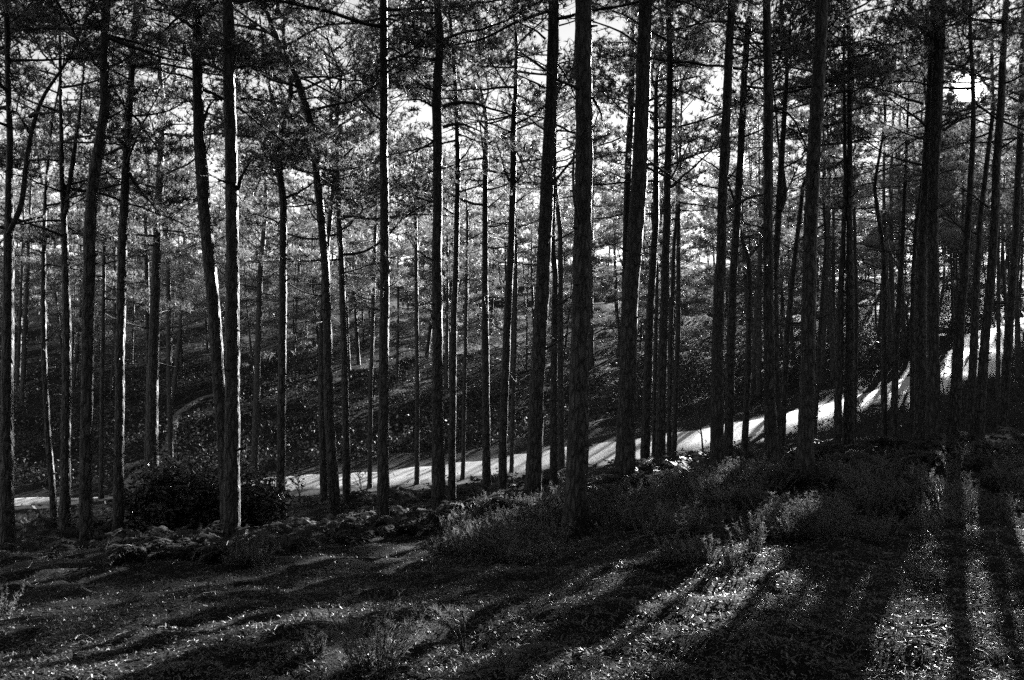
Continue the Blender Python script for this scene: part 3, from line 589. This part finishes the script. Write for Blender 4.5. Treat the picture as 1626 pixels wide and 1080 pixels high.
    # bare branches below the crown, each its own part
    for br in branches:
        A = np.array([local(u, v) for u, v in br]); dy = r.normal() * 0.35; A[:, 1] += np.linspace(0, 1, len(A)) * dy
        A = resample(np.vstack([A, A[-1] + (A[-1] - A[-2]) * 0.6]), 0.07); n = len(A); A[1:, 2] += 0.02 * perlin(np.arange(1, n) * 0.45, np.full(n - 1, hi + 0.5)); A[1:, 0] += 0.02 * perlin(np.arange(1, n) * 0.45, np.full(n - 1, hi + 7.5))
        r0 = 0.030 if len(br) > 3 else 0.02
        mb = MB(); mb.add(*tube(A, np.linspace(r0, 0.006, n), 6))
        for q in range(int(n / 5)):
            i = r.integers(n // 4, n); az = r.random() * 6.28; c3 = Crown(); grow_limb(c3, r, A[i], az, r.normal() * 0.4 + 0.2, 0.15 + 0.35 * r.random(), 0.006, 0.1, 0, False); mb.add(*c3.mb.arr()[:2])
        mb.build('branch', M_LIMB, root)
    for q in range(2 + int(6 * r.random()) if Y < 22 else 2):
        h = cb * (0.35 + 0.65 * r.random() ** 0.6); c3 = Crown()
        ln = 0.25 + 1.3 * r.random() ** 1.5
        az = r.random() * 6.28
        grow_limb(c3, r, pathf(h), az, math.radians(8 + r.normal() * 16), ln, 0.008 + 0.008 * ln, 0.1, 0, False, r.normal() * 0.6)
        for t in range(int(ln * 4)):
            Vb = c3.mb.V[0]; i = r.integers(len(Vb) // 3, len(Vb)); grow_limb(c3, r, Vb[i], az + r.normal() * 0.7, r.normal() * 0.4 + 0.1, 0.15 + ln * 0.3 * r.random(), 0.005, 0.1, 0, False)
        c3.mb.build('branch', M_LIMB, root)
HERO_XY = np.array(HERO_XY)

# ------------------------------------------------------------------ the wood beyond the track: individual pines
PROTO = []
for k in range(9):
    r = np.random.default_rng(900 + k)
    Ht = [15, 14, 16, 13, 15.5, 14.5, 12, 10, 8.5][k]; cb = [5.6, 4.6, 6.4, 3.6, 6.0, 4.2, 2.8, 1.8, 1.2][k]
    sway = r.normal(size=4) * 0.35
    pf = lambda h, s=sway, Ht=Ht: np.array([s[0] * math.sin(h / Ht * 3) + s[1] * h / Ht, s[2] * math.sin(h / Ht * 2.6) + s[3] * h / Ht, h])
    hs = np.linspace(0, Ht, 26); Pt = np.array([pf(h) for h in hs]); rb = 0.075 + 0.004 * Ht - (0.035 if k > 6 else 0)
    Pt[0, 2] = -0.4
    tv, tt = tube(Pt, rb * (1 - 0.93 * (hs / Ht) ** 0.9) * (1 + 0.25 * np.exp(-hs / 0.3)), 8, 0.1, r)
    cr = make_crown(r, pf, Ht, cb, [2.5, 2.6, 2.2, 2.7, 2.4, 2.7, 2.4, 2.1, 1.8][k], int((Ht - cb) * 3.0), 0.13, 5.2, dead=22 if k < 6 else 10, low_droop=0.4, rise=32, flat=0.22)
    V, T, m, keep = finish_crown(cr, r, np.zeros(3), 1, 0, 8, 0.14, 0.027, 0.12, prune=False)
    tmesh = None
    PROTO.append(dict(k=k, tv=tv, tt=tt, cr=cr, V=V, T=T, m=m, tmesh=None, cmesh=None))

pts = []; cand = 9000
cy = 36 * (96 / 36) ** rng.random(cand); cxn = rng.uniform(-0.66, 0.70, cand); cxx = cxn * cy
rd = road_dist(cxx, cy)
trail_d = np.min(np.linalg.norm(np.stack([cxx, cy], 1)[:, None] - tP[None, :, :2], axis=2), axis=1)
for x, y, d, td in zip(cxx, cy, rd, trail_d):
    if d < (2.4 if x > 0.3 * y else 6.0) or td < 1.6 or len(pts) >= 460: continue
    if x < 0.27 * y and y < 54: continue       # the foot of the bank is open
    # stay on the far side of the track
    i = np.argmin(np.linalg.norm(ROAD_C - np.array([x, y]), axis=1)); i = min(i, len(ROAD_C) - 2)
    e = ROAD_C[i + 1] - ROAD_C[i]; cross = e[0] * (y - ROAD_C[i][1]) - e[1] * (x - ROAD_C[i][0])
    if cross < 0: continue
    sp = 3.7 if y < 72 else 5.2
    if 34 < y < 66 and x > 0.27 * y: sp = 2.5
    if pts and np.min(np.hypot(np.array(pts)[:, 0] - x, np.array(pts)[:, 1] - y)) < sp: continue
    if np.min(np.hypot(HERO_XY[:, 0] - x, HERO_XY[:, 1] - y)) < 2.0: continue
    pts.append((x, y))
HEAD = [(24.4, 52), (27.0, 57.5), (30.5, 61), (20.6, 44.0), (22.2, 47.2), (29.0, 62), (9.8, 36.5), (13.2, 50), (11.2, 41)]  # extra pines added by hand to keep sun off the foreground and close gaps
pts = [p_ for p_ in pts if min(math.hypot(p_[0] - h_[0], p_[1] - h_[1]) for h_ in HEAD) > 1.8] + HEAD
nfar = len(pts)
r = np.random.default_rng(77)
for _ in range(4000):      # the rise to the right of the track
    y = 21 + 74 * r.random() ** 0.8; x = y * ((0.585 if y < 56 else 0.5) + 0.2 * r.random())
    if len(pts) - nfar >= 54: break
    if road_dist(np.array([x]), np.array([y]))[0] < 2.4: continue
    i = min(int(np.argmin(np.linalg.norm(ROAD_C - np.array([x, y]), axis=1))), len(ROAD_C) - 2); e = ROAD_C[i + 1] - ROAD_C[i]
    if y < 62 and e[0] * (y - ROAD_C[i][1]) - e[1] * (x - ROAD_C[i][0]) > 0: continue
    if np.min(np.hypot(HERO_XY[:, 0] - x, HERO_XY[:, 1] - y)) < 2.2 or np.min(np.hypot(np.array(pts)[:, 0] - x, np.array(pts)[:, 1] - y)) < 2.3: continue
    pts.append((x, y))
nright0 = len(pts)
for _ in range(6000):      # the far end of the wood along the top of the slope
    if len(pts) - nright0 >= 170: break
    y = r.uniform(92, 172); x = y * r.uniform(-0.68, 0.72)
    if np.min(np.hypot(np.array(pts)[:, 0] - x, np.array(pts)[:, 1] - y)) < 4.6: continue
    pts.append((x, y))
nright = len(pts)
for _ in range(3000):      # unseen pines around and behind the viewer, added to dim the sky light
    if len(pts) - nright >= 62: break
    y = r.uniform(-20, 7); x = r.uniform(-20, 20)
    if abs(x) < 0.75 * y + 2.2 and y > -3.5: continue
    if np.min(np.hypot(np.array(pts)[:, 0] - x, np.array(pts)[:, 1] - y)) < 2.8: continue
    pts.append((x, y))
print('far trees', len(pts))
far_order = sorted(range(nfar), key=lambda i: pts[i][1])
MERGE = set(far_order[190:]) | set(range(nright0, len(pts)))
wood = {'distant_wood': MB(), 'shading_wood': MB()}
FAR_LABEL = {'left': 'slender pine in the dim wood on the steep left half of the far slope',
             'right': 'slender pine in the brighter wood on the far slope towards the sun',
             'low': 'young low branched pine between taller trunks on the far slope'}
for pi_, (x, y) in enumerate(pts):
    r = np.random.default_rng(int(abs(x) * 1000 + y * 77) % 100000)
    k = int(r.choice(9, p=[.13, .12, .12, .12, .12, .12, .11, .09, .07])); p = PROTO[k]
    p = PROTO[k]; z = float(base_h(x, y)); base = np.array([x, y, z]); rot = r.random() * 6.28; sc = (0.82 + 0.36 * r.random()) * (1.22 if (x < 0.1 * y and y < 62) else 1.0)
    if nfar <= pi_ < nright0: k = k % 7; sc = 1.05
    elif nright0 <= pi_ < nright: k = int(r.choice([3, 5, 6, 7, 8, 8])); sc = 1.0 + 0.35 * r.random()
    elif pi_ >= nright: k = int(r.choice([1, 3, 5, 6])); sc = 1.05
    elif nfar - len(HEAD) <= pi_ < nfar: k = [5, 3, 1, 5, 3, 6, 1, 5, 1][pi_ - nfar + len(HEAD)]; sc = 1.1
    elif y > 53 and r.random() < 0.55: k = int(r.choice([6, 7, 7, 8])); sc = 1.05 + 0.35 * r.random()
    p = PROTO[k]
    W = p['cr'].c; c, s_ = math.cos(rot), math.sin(rot)
    Wd = np.stack([W[:, 0] * c - W[:, 1] * s_, W[:, 0] * s_ + W[:, 1] * c, W[:, 2]], 1) * sc + base
    thin_ = 0.1 if (x > 0.28 * y and 20 < y < 75) else 0.0
    cut = np.maximum(beam_share(Wd, 0.10), gap_share(Wd)) if (x > 0.02 * y or y < 55) else gap_share(Wd)
    if pi_ in MERGE:
        mb = wood['shading_wood' if pi_ >= nright else 'distant_wood']; cq = p['cr']
        pick = r.random(len(cq.c)) < (0.45 if pi_ >= nright else 0.38)
        if pi_ < nright: pick &= r.random(len(cq.c)) > cut
        nV, nT = needles(cq.c[pick], cq.a[pick], r, 6, 0.26 if pi_ >= nright else 0.18, 0.08 if pi_ >= nright else 0.045, 0.15)
        lv, lt, _m = cq.mb.arr(); lt = lt[cq.tri < 0] if pi_ >= nright else lt
        for vv, tt_, mi in ((p['tv'], p['tt'], 0), (lv, lt, 1), (nV, nT, 2)):
            mb.add(np.stack([vv[:, 0] * c - vv[:, 1] * s_, vv[:, 0] * s_ + vv[:, 1] * c, vv[:, 2]], 1) * sc + base, tt_, mi)
        continue
    root = empty('pine_tree', base); root.rotation_euler = (0, 0, rot); root.scale = (sc, sc, sc)
    side = 'low' if k >= 7 else ('left' if x < 0.0 else 'right')
    if nfar <= pi_ < nright0: tag(root, 'slim pine on the dark rise to the right of the climbing track', 'pine tree', 'pines on the rise right of the track')
    else: tag(root, FAR_LABEL[side], 'pine tree', {'low': 'young pines on the far slope', 'left': 'pines of the dim far slope', 'right': 'pines of the brighter far slope'}[side])
    if p['tmesh'] is None: p['tmesh'] = link('trunk', p['tv'], p['tt'], M_BARK, root).data
    else:
        o = bpy.data.objects.new('trunk', p['tmesh']); COL.objects.link(o); o.parent = root
    hit = (cut > 0).mean() + thin_
    if hit > 0.004:
        V, T, m, keep = finish_crown(p['cr'], r, base, sc, rot, 8, 0.14, 0.027, 0.12, prune=True, thin=thin_)
        link('crown', V, T, [M_LIMB, M_NEEDLE], root, m, smooth=False)
    elif p['cmesh'] is None: p['cmesh'] = link('crown', p['V'], p['T'], [M_LIMB, M_NEEDLE], root, p['m'], smooth=False).data
    else:
        o = bpy.data.objects.new('crown', p['cmesh']); COL.objects.link(o); o.parent = root

tag(wood['distant_wood'].build('distant_wood', [M_BARK, M_LIMB, M_NEEDLE], smooth=False), 'far off mass of pines closing the top of the slope beyond the track', 'wood', kind='stuff')
tag(wood['shading_wood'].build('shading_wood', [M_BARK, M_LIMB, M_NEEDLE], smooth=False), 'unseen pines around and behind the viewer, added to dim the sky light', 'wood', kind='stuff')

# ------------------------------------------------------------------ ground cover
def scatter_poly(poly, n, r):
    poly = np.array(poly, float); lo, hi = poly.min(0), poly.max(0); u = r.uniform(lo[0], hi[0], n * 3); v = r.uniform(lo[1], hi[1], n * 3)
    ok = inpoly(u, v, [tuple(p) for p in poly]); u, v = u[ok][:n], v[ok][:n]
    Y = ray_ground(u, v); ok = np.isfinite(Y); u, v, Y = u[ok], v[ok], Y[ok]
    return (u - CX) / F * Y, Y

def place(x, y, dz=0.0): return np.array([x, y, float(H(np.array([x]), np.array([y]))[0]) + dz])
def at(u, v):
    Y = ray_ground(u, v)[0]; return place((u - CX) / F * Y, Y)
# litter of needles, bark and twig ends on the near ground
r = np.random.default_rng(21)
n = 170000
ly = 3.0 + 11.5 * r.random(n) ** 1.6; lx = r.uniform(-0.66, 0.66, n) * ly
z = H(lx, ly); c = np.stack([lx, ly, z + 0.004 + 0.012 * r.random(n)], 1)
a = r.random(n) * 2 * PI; tilt = r.normal(size=n) * 0.35
ln = 0.005 + 0.021 * r.random(n) ** 2.2; wd = 0.0014 + 0.0042 * r.random(n) ** 2.5
d = np.stack([np.cos(a) * np.cos(tilt), np.sin(a) * np.cos(tilt), np.sin(tilt)], 1)
s = unit(np.cross(d, np.array([0, 0, 1.0]) + r.normal(size=(n, 3)) * 0.45)) * wd[:, None]
up = unit(np.cross(s, d)) * (ln * 0.35 * r.normal(size=n))[:, None]
V = np.stack([c - d * ln[:, None] - s, c - d * ln[:, None] + s, c + up + s * 1.2, c + up - s * 1.2, c + d * ln[:, None] + s * .6, c + d * ln[:, None] - s * .6], 1).reshape(-1, 3)
b0 = np.arange(n)[:, None] * 6
Qd = np.concatenate([b0 + np.array([[0, 1, 2, 3]]), b0 + np.array([[3, 2, 4, 5]])])
lm = MB(); lm.add(V, Qd)
for q in range(2600):
    y = 3.2 + 10 * r.random() ** 1.5; x = r.uniform(-0.64, 0.64) * y; p = place(x, y, 0.012); az = r.random() * 6.28; ln = 0.04 + 0.16 * r.random() ** 2; tl = r.normal() * 0.12
    dv = np.array([math.cos(az), math.sin(az), tl]); sd = np.array([-dv[1], dv[0], 0]) * r.normal() * 0.12 * ln
    tv, tt_ = tube(np.array([p - dv * ln / 2, p + sd, p + dv * ln / 2]), np.array([1, 0.9, 0.5]) * (0.002 + 0.004 * r.random() ** 2), 4, tip=False)
    k4 = np.arange(2)[:, None] * 4; j = np.arange(4)[None]; lm.add(tv, np.stack([(k4 + j).ravel(), (k4 + (j + 1) % 4).ravel(), (k4 + 4 + (j + 1) % 4).ravel(), (k4 + 4 + j).ravel()], 1))
V, Qd, _m = lm.arr()
tag(link('pine_litter', V, Qd, M_LITTER), 'needles, bark flakes and twig ends littering the near forest floor', 'forest litter', kind='stuff')

def heather_arrays(r, h, rad, stems, leaves, lw=0.006):
    mb = MB()
    for i in range(stems):
        az = r.random() * 6.28; rr = rad * math.sqrt(r.random()); lean = 0.25 + 0.75 * rr / rad; hh = h * (0.6 + 0.5 * r.random())
        p0 = np.array([math.cos(az) * rr * 0.35, math.sin(az) * rr * 0.35, -0.03]); n = 5; t = np.linspace(0, 1, n)
        P = p0 + np.stack([math.cos(az) * lean * hh * 0.6 * t ** 1.3, math.sin(az) * lean * hh * 0.6 * t ** 1.3, hh * t], 1) + np.cumsum(r.normal(size=(n, 3)) * 0.012, 0)
        mb.add(*tube(P, np.linspace(0.003, 0.0012, n), 3, tip=False), 0)
        tt = (0.25 + 0.75 * r.random(leaves)) * (n - 1); q = np.minimum(tt.astype(int), n - 2)
        c = P[q] + (P[q + 1] - P[q]) * (tt - q)[:, None]; ax = unit(P[q + 1] - P[q])
        V, T = needles(c, ax, r, 2, 0.028, lw, 0.01); mb.add(V, T, 0)
    return mb.arr()

# the spread of heather round the stoutest trunk, and smaller spreads
r = np.random.default_rng(31); HP = [heather_arrays(r, 0.22, 0.20, 26, 16) for _ in range(4)]
mb = MB()
for poly, n in [([(705, 872), (720, 840), (800, 800), (890, 790), (900, 850), (880, 890), (780, 895), (715, 890)], 150), ([(930, 845), (935, 800), (1040, 770), (1130, 765), (1200, 775), (1210, 815), (1120, 835), (1000, 850)], 210),
                ([(1200, 850), (1220, 815), (1290, 808), (1325, 840), (1300, 862), (1230, 866)], 50), ([(1320, 800), (1340, 770), (1420, 760), (1470, 780), (1450, 808)], 60), ([(1130, 765), (1230, 745), (1260, 770), (1200, 790)], 50),
                ([(1560, 790), (1575, 730), (1626, 730), (1640, 800)], 40), ([(300, 905), (360, 880), (440, 875), (430, 900)], 16), ([(680, 900), (720, 820), (900, 780), (1220, 740), (1640, 720), (1640, 840), (1340, 870), (1000, 880)], 170)]:
    xs, ys = scatter_poly(poly, n, r)
    for x, y in zip(xs, ys):
        V, T, m = HP[r.integers(4)]; a = r.random() * 6.28; s = 0.45 + 0.95 * r.random() ** 1.3; c, si = math.cos(a), math.sin(a)
        V2 = np.stack([V[:, 0] * c - V[:, 1] * si, V[:, 0] * si + V[:, 1] * c, V[:, 2]], 1) * s + place(x, y); mb.add(V2, T)
tag(mb.build('heather', M_HEATH, smooth=False), 'low spread of heather tufts over the slope below the trunks', 'heather', kind='stuff')

# separate heather plants that stand out
HEATHERS = [((598, 1062), 0.34, 0.22, 46, 'largest spray of upright heather, at the bottom edge left of the pine seedlings'),
            ((500, 1048), 0.18, 0.10, 16, 'small dim heather sprig left of the large foreground heather spray'),
            ((1062, 912), 0.22, 0.14, 16, 'backlit heather sprig at the left end of the bright sprig row'),
            ((1092, 910), 0.22, 0.14, 18, 'backlit heather sprig, second in the bright row below the heather slope'),
            ((1128, 905), 0.22, 0.16, 20, 'backlit heather sprig in the middle of the bright row'),
            ((1160, 915), 0.20, 0.16, 18, 'low sprawling heather sprig at the front of the bright row'),
            ((1195, 890), 0.28, 0.18, 22, 'tall heather sprig at the right end of the bright row'),
            ((1498, 806), 0.38, 0.34, 70, 'brilliantly sunlit bushy heather at the right, brightest plant in view'),
            ((1536, 812), 0.30, 0.22, 34, 'dimmer heather plant touching the right side of the brilliant sunlit one'),
            ((1425, 800), 0.26, 0.16, 24, 'small sunlit heather sprig left of the brilliant bushy one'),
            ((8, 965), 0.24, 0.16, 18, 'small heather plant at the left edge beside the sunlit strips'),
            ((730, 885), 0.26, 0.18, 26, 'pale heather plant at the left foot of the heather slope')]
for i, ((u, v), h, rad, st, lab) in enumerate(HEATHERS):
    r = np.random.default_rng(400 + i); V, T, m = heather_arrays(r, h, rad, st, 22, 0.008)
    tag(link('heather_plant', V, T, M_HEATH, smooth=False, loc=at(u, v)), lab, 'heather', 'single heather plants')

# pine seedlings in the foreground
def seedling(u, v, shoots, lab, h):
    r = np.random.default_rng(int(u)); root = empty('pine_seedling', at(u, v)); tag(root, lab, 'seedling')
    Y = root.location[1]; mb = MB(); C = []; A = []
    b = np.array(root.location)
    for (su, sv) in shoots:
        e = px(su, sv, Y + r.normal() * 0.05) - b; mid = e * 0.5 + np.array([0.01, 0, 0.03]) * (1 if e[0] < 0 else -1)
        P = resample(np.array([[0, 0, -0.03], mid * 0.5 + [0, 0, 0.02], mid, e]), 0.03); mb.add(*tube(P, np.linspace(0.005, 0.0025, len(P)), 5))
        d = unit(P[-1] - P[-2]); C += [P[-1] - d * 0.02, P[-1]]; A += [d, d]
    mb.build('stem', M_LIMB, root)
    V, T = needles(np.array(C), np.array(A), r, 60, 0.055, 0.004, 0.035); link('needles', V, T, M_NEEDLE, root, smooth=False)
seedling(736, 1028, [(697, 977), (718, 978), (736, 979), (712, 995), (705, 990)], 'pale tufted pine seedling standing alone on dark ground near the bottom', 0.2)
seedling(790, 1086, [(752, 1066), (772, 1060), (783, 1052), (795, 1040), (812, 1064), (806, 1050)], 'bright bushy pine seedling cut by the bottom edge', 0.2)

# bracken, dead and curled
def frond(r, ln):
    n = 9; t = np.linspace(0, 1, n); el0 = 0.9 + 0.4 * r.random(); el = el0 - t * (1.3 + 0.9 * r.random()); ds = ln / n
    x = np.cumsum(np.cos(el) * ds); zz = np.cumsum(np.sin(el) * ds); P = np.stack([x, 0.05 * r.normal() * t, zz], 1)
    V = []; T = []
    for i in range(1, n):
        pl = ln * 0.30 * (1 - (i / n)) ** 0.8 + 0.02
        for s in (-1, 1):
            cur = r.normal() * 0.4
            for q in range(3):
                b = P[i] + (P[i] - P[i - 1]) * (q / 3.0)
                tip = b + np.array([0.35 * pl, s * pl * (0.75 + 0.3 * r.random()), -0.25 * pl + cur * pl * 0.5]); mid = (b + tip) / 2 + np.array([0.02, 0, 0.02])
                k = len(V); V += [b, mid, tip, (b + tip) / 2 - np.array([0.015, 0, 0.0])]; T += [[k, k + 1, k + 3], [k + 1, k + 2, k + 3]]
    V = np.array(V); T = np.array(T); tv, tt = tube(P, np.linspace(0.005, 0.0015, n), 3, tip=False)
    return np.vstack([V, tv]), np.vstack([T, tt + len(V)])
r = np.random.default_rng(51); FR = [frond(r, 0.35 + 0.3 * r.random()) for _ in range(10)]
mb = MB()
for poly, n in [([(205, 890), (215, 868), (300, 858), (440, 862), (450, 880), (330, 890)], 150), ([(420, 880), (440, 850), (520, 826), (640, 822), (650, 850), (560, 862)], 240), ([(620, 850), (640, 825), (720, 812), (780, 800), (850, 792), (850, 806), (740, 832)], 170),
                ([(940, 775), (1000, 750), (1130, 728), (1140, 745), (1060, 770), (960, 790)], 170), ([(1190, 735), (1260, 712), (1330, 705), (1330, 722), (1230, 742)], 110), ([(1370, 708), (1480, 705), (1640, 700), (1640, 730), (1450, 725)], 120),
                ([(0, 880), (40, 840), (150, 830), (220, 850), (180, 885)], 70), ([(480, 800), (700, 775), (900, 757), (900, 770), (700, 790), (500, 818)], 130), ([(1240, 780), (1320, 740), (1480, 728), (1560, 745), (1440, 765), (1330, 775)], 90)]:
    xs, ys = scatter_poly(poly, n, r)
    for x, y in zip(xs, ys):
        V, T = FR[r.integers(10)]; a = r.random() * 6.28; s = 0.55 + 0.7 * r.random(); c, si = math.cos(a), math.sin(a)
        mb.add(np.stack([V[:, 0] * c - V[:, 1] * si, V[:, 0] * si + V[:, 1] * c, V[:, 2]], 1) * s + place(x, y, -0.02), T)
tag(mb.build('bracken', M_BRACK, smooth=False), 'dead curled bracken fronds lying over the brow between the trunks', 'bracken', kind='stuff')

# leafy undergrowth on the bank beyond the track and beside it
r = np.random.default_rng(61)
def leaf_cloud(c, n_each, spread, size, r):
    n = len(c) * n_each; C = np.repeat(c, n_each, 0) + r.normal(size=(n, 3)) * spread; C[:, 2] = np.repeat(c[:, 2], n_each) + np.abs(r.normal(size=n)) * spread[2]
    d = unit(r.normal(size=(n, 3)) * np.array([1, 1, 0.5])); s = unit(np.cross(d, r.normal(size=(n, 3)))); l = size * (0.5 + r.random(n))[:, None]
    V = np.stack([C - d * l, C + s * l * 0.45, C + d * l, C - s * l * 0.45], 1).reshape(-1, 3)
    return V, np.arange(n * 4).reshape(-1, 4)
n = 11500
uy = 36 * (95 / 36) ** r.random(n); ux = r.uniform(-0.64, 0.64, n) * uy; ok = (road_dist(ux, uy) > 3.0)
i = np.array([np.argmin(np.linalg.norm(ROAD_C - np.array([a, b]), axis=1)) for a, b in zip(ux, uy)]); i = np.minimum(i, len(ROAD_C) - 2); e = ROAD_C[i + 1] - ROAD_C[i]
ok &= (e[:, 0] * (uy - ROAD_C[i][:, 1]) - e[:, 1] * (ux - ROAD_C[i][:, 0])) > 0
ok &= np.min(np.linalg.norm(np.stack([ux, uy], 1)[:, None] - tP[None, :, :2], axis=2), axis=1) > 0.9
ok &= perlin(ux / 4, uy / 4) > -0.12 + 0.25 * (r.random(n) - 0.5)
ux, uy = ux[ok], uy[ok]
V, Qd = leaf_cloud(np.stack([ux, uy, H(ux, uy)], 1), 24, np.array([0.5, 0.5, 0.40]), 0.072, r)
tag(link('undergrowth', V, Qd, M_UNDER, smooth=False), 'leafy undergrowth covering the steep bank beyond the track', 'undergrowth', kind='stuff')
xs, ys = [], []
for poly, n in [([(440, 800), (600, 782), (770, 765), (900, 750), (1000, 738), (1110, 718), (1200, 702), (1312, 674), (1376, 655), (1376, 690), (1200, 715), (1000, 752), (770, 782), (440, 815)], 360), ([(1376, 655), (1504, 606), (1568, 570), (1626, 560), (1626, 690), (1376, 695)], 240), ([(20, 820), (190, 815), (190, 850), (20, 850)], 60)]:
    a, b = scatter_poly(poly, n, r); xs.append(a); ys.append(b)
xs = np.concatenate(xs); ys = np.concatenate(ys); ok = road_dist(xs, ys) > 2.2; xs, ys = xs[ok], ys[ok]
V, Qd = leaf_cloud(np.stack([xs, ys, H(xs, ys)], 1), 12, np.array([0.22, 0.22, 0.14]), 0.045, r)
tag(link('verge_plants', V, Qd, M_UNDER, smooth=False), 'small leafy plants along the near verge of the track', 'verge plants', kind='stuff')

# rhododendrons
def rhododendron(u, v, wx, wy, hz, n, lab, seed):
    r = np.random.default_rng(seed); b = at(u, v); root = empty('rhododendron', b); tag(root, lab, 'bush')
    mb = MB(); tips = []
    for i in range(70):
        a = r.random() * 6.28; rr = math.sqrt(r.random()); e = np.array([math.cos(a) * rr * wx, math.sin(a) * rr * wy, hz * (0.25 + 0.75 * math.sqrt(max(0, 1 - rr * rr * 0.9)) * (0.55 + 0.75 * r.random()))])
        P = resample(np.array([[e[0] * 0.15, e[1] * 0.15, -0.1], e * np.array([0.5, 0.5, 0.55]), e]), 0.12); mb.add(*tube(P, np.linspace(0.014, 0.004, len(P)), 4)); tips += [P[-1]] * 3 + [P[-2], P[max(0, len(P) - 4)]] + [np.array([e[0], e[1], e[2] * q]) for q in (0.1, 0.4, 0.7)]
    mb.build('stems', M_LIMB, root)
    c = np.array(tips); c = c[r.integers(0, len(c), n)] + r.normal(size=(n, 3)) * 0.11
    d = unit(r.normal(size=(n, 3)) * np.array([1, 1, 0.5])); s = unit(np.cross(d, np.array([0, 0, 1.0]) + r.normal(size=(n, 3)) * 0.6)); nn = np.cross(d, s); l = (0.045 + 0.03 * r.random(n))[:, None]
    V = np.stack([c - d * l, c + s * l * 0.36 + nn * l * 0.06, c + d * l - nn * l * 0.15, c - s * l * 0.36 + nn * l * 0.06], 1).reshape(-1, 3); k = np.arange(n)[:, None] * 4
    link('leaves', V, np.concatenate([k + np.array([[0, 1, 2]]), k + np.array([[0, 2, 3]])]), M_RHODO, root, smooth=False)
rhododendron(272, 842, 0.85, 0.8, 0.95, 5200, 'wide black rhododendron mound at the left, filling the ground between the trunks', 71)
rhododendron(395, 838, 0.62, 0.6, 0.85, 3400, 'smaller dark rhododendron with glinting leaves, right of the stout bright edged pine', 72)

# saplings beside the track
def sapling(u, v, htop, lab, seed, leaves):
    r = np.random.default_rng(seed); b = at(u, v); root = empty('sapling', b); tag(root, lab, 'sapling'); Y = b[1]; h = (v - htop) / F * Y
    P = resample(np.array([[0, 0, -0.05], [-0.03 * h, 0, h * 0.35], [-0.10 * h, 0.05, h * 0.7], [-0.22 * h, 0.05, h]]), 0.06); mb = MB(); mb.add(*tube(P, np.linspace(0.018 * h, 0.003, len(P)), 6)); mb.build('stem', M_LIMB, root)
    cr = Crown()
    for q in range(13):
        i = int(len(P) * (0.35 + 0.63 * r.random())) - 1
        grow_limb(cr, r, P[i], r.random() * 6.28, 0.6 + 0.4 * r.random(), h * (0.18 + 0.25 * r.random()), 0.005 * h, 0.1, 3, leaves > 0)
    V, T, m = cr.mb.arr(); link('twigs', V, T, M_LIMB, root)
    if leaves:
        c = np.vstack(cr.c); c = c[r.integers(0, len(c), leaves)]; V, Qd = leaf_cloud(c, 1, np.array([0.05, 0.05, 0.05]), 0.035, r); link('leaves', V, Qd, M_UNDER, root, smooth=False)
sapling(1117, 722, 620, 'leafless crooked sapling in front of the track beside two leaning pines', 81, 0)
sapling(1372, 690, 615, 'small leafy sapling against the rising track, right of the brow trio', 82, 160)
sapling(1500, 640, 570, 'small leafy sapling against the track, right of the stout double trunk', 83, 150)
sapling(477, 800, 745, 'tiny leafy sapling against the track left of the bright edged leaning pine', 84, 110)
sapling(575, 790, 740, 'tiny thin sapling at the track edge beside a straight thin pine', 85, 60)

# fallen wood
def stick(pts, rad, lab, name='fallen_branch', cat='branch', lift=0.02, m=None):
    A = np.array([at(u, v) for u, v in pts]); A[:, 2] += lift; o = A[0].copy(); A = resample(A - o, 0.05) if rad < 0.05 else resample(A - o, 0.3)
    V, T = tube(A, np.linspace(rad, rad * 0.45, len(A)) if rad < 0.05 else np.linspace(rad, rad * 0.85, len(A)), 8, 0.12, np.random.default_rng(int(pts[0][0]))); tag(link(name, V, T, m or M_WOOD, loc=o), lab, cat)
stick([(118, 1012), (124, 1007), (135, 1006), (147, 1009)], 0.006, 'short curved stick in the widest sunlit strip at the lower left')
stick([(291, 916), (312, 916), (333, 914)], 0.012, 'pale straight stick lying on dark ground below the rhododendron')
stick([(131, 941), (145, 945), (160, 946)], 0.008, 'pale stick at the tip of the middle sunlit strip, left')
stick([(1450, 1004), (1470, 1004), (1490, 997)], 0.010, 'pale bent stick in the large sunlit patch at lower right')
stick([(845, 980), (880, 977), (910, 973)], 0.009, 'dark thin stick lying across the lit ground left of the long shadow')
stick([(1384, 801), (1392, 800), (1400, 798)], 0.014, 'short pale stick on the dark floor left of the brilliant heather')
stick([(1315, 846), (1325, 838), (1335, 832)], 0.008, 'thin twig leaning on the right foot of the low heather mound')
stick([(1552, 998), (1560, 999), (1570, 1001)], 0.007, 'short stick near the right end of the large sunlit patch')
stick([(40, 908), (46, 902), (51, 899)], 0.008, 'short twig poking up from the topmost sunlit strip at left')
stick([(196, 741), (212, 738), (228, 735)], 0.16, 'pale fallen log beside the foot of the climbing trail', 'fallen_log', 'log', 0.12)
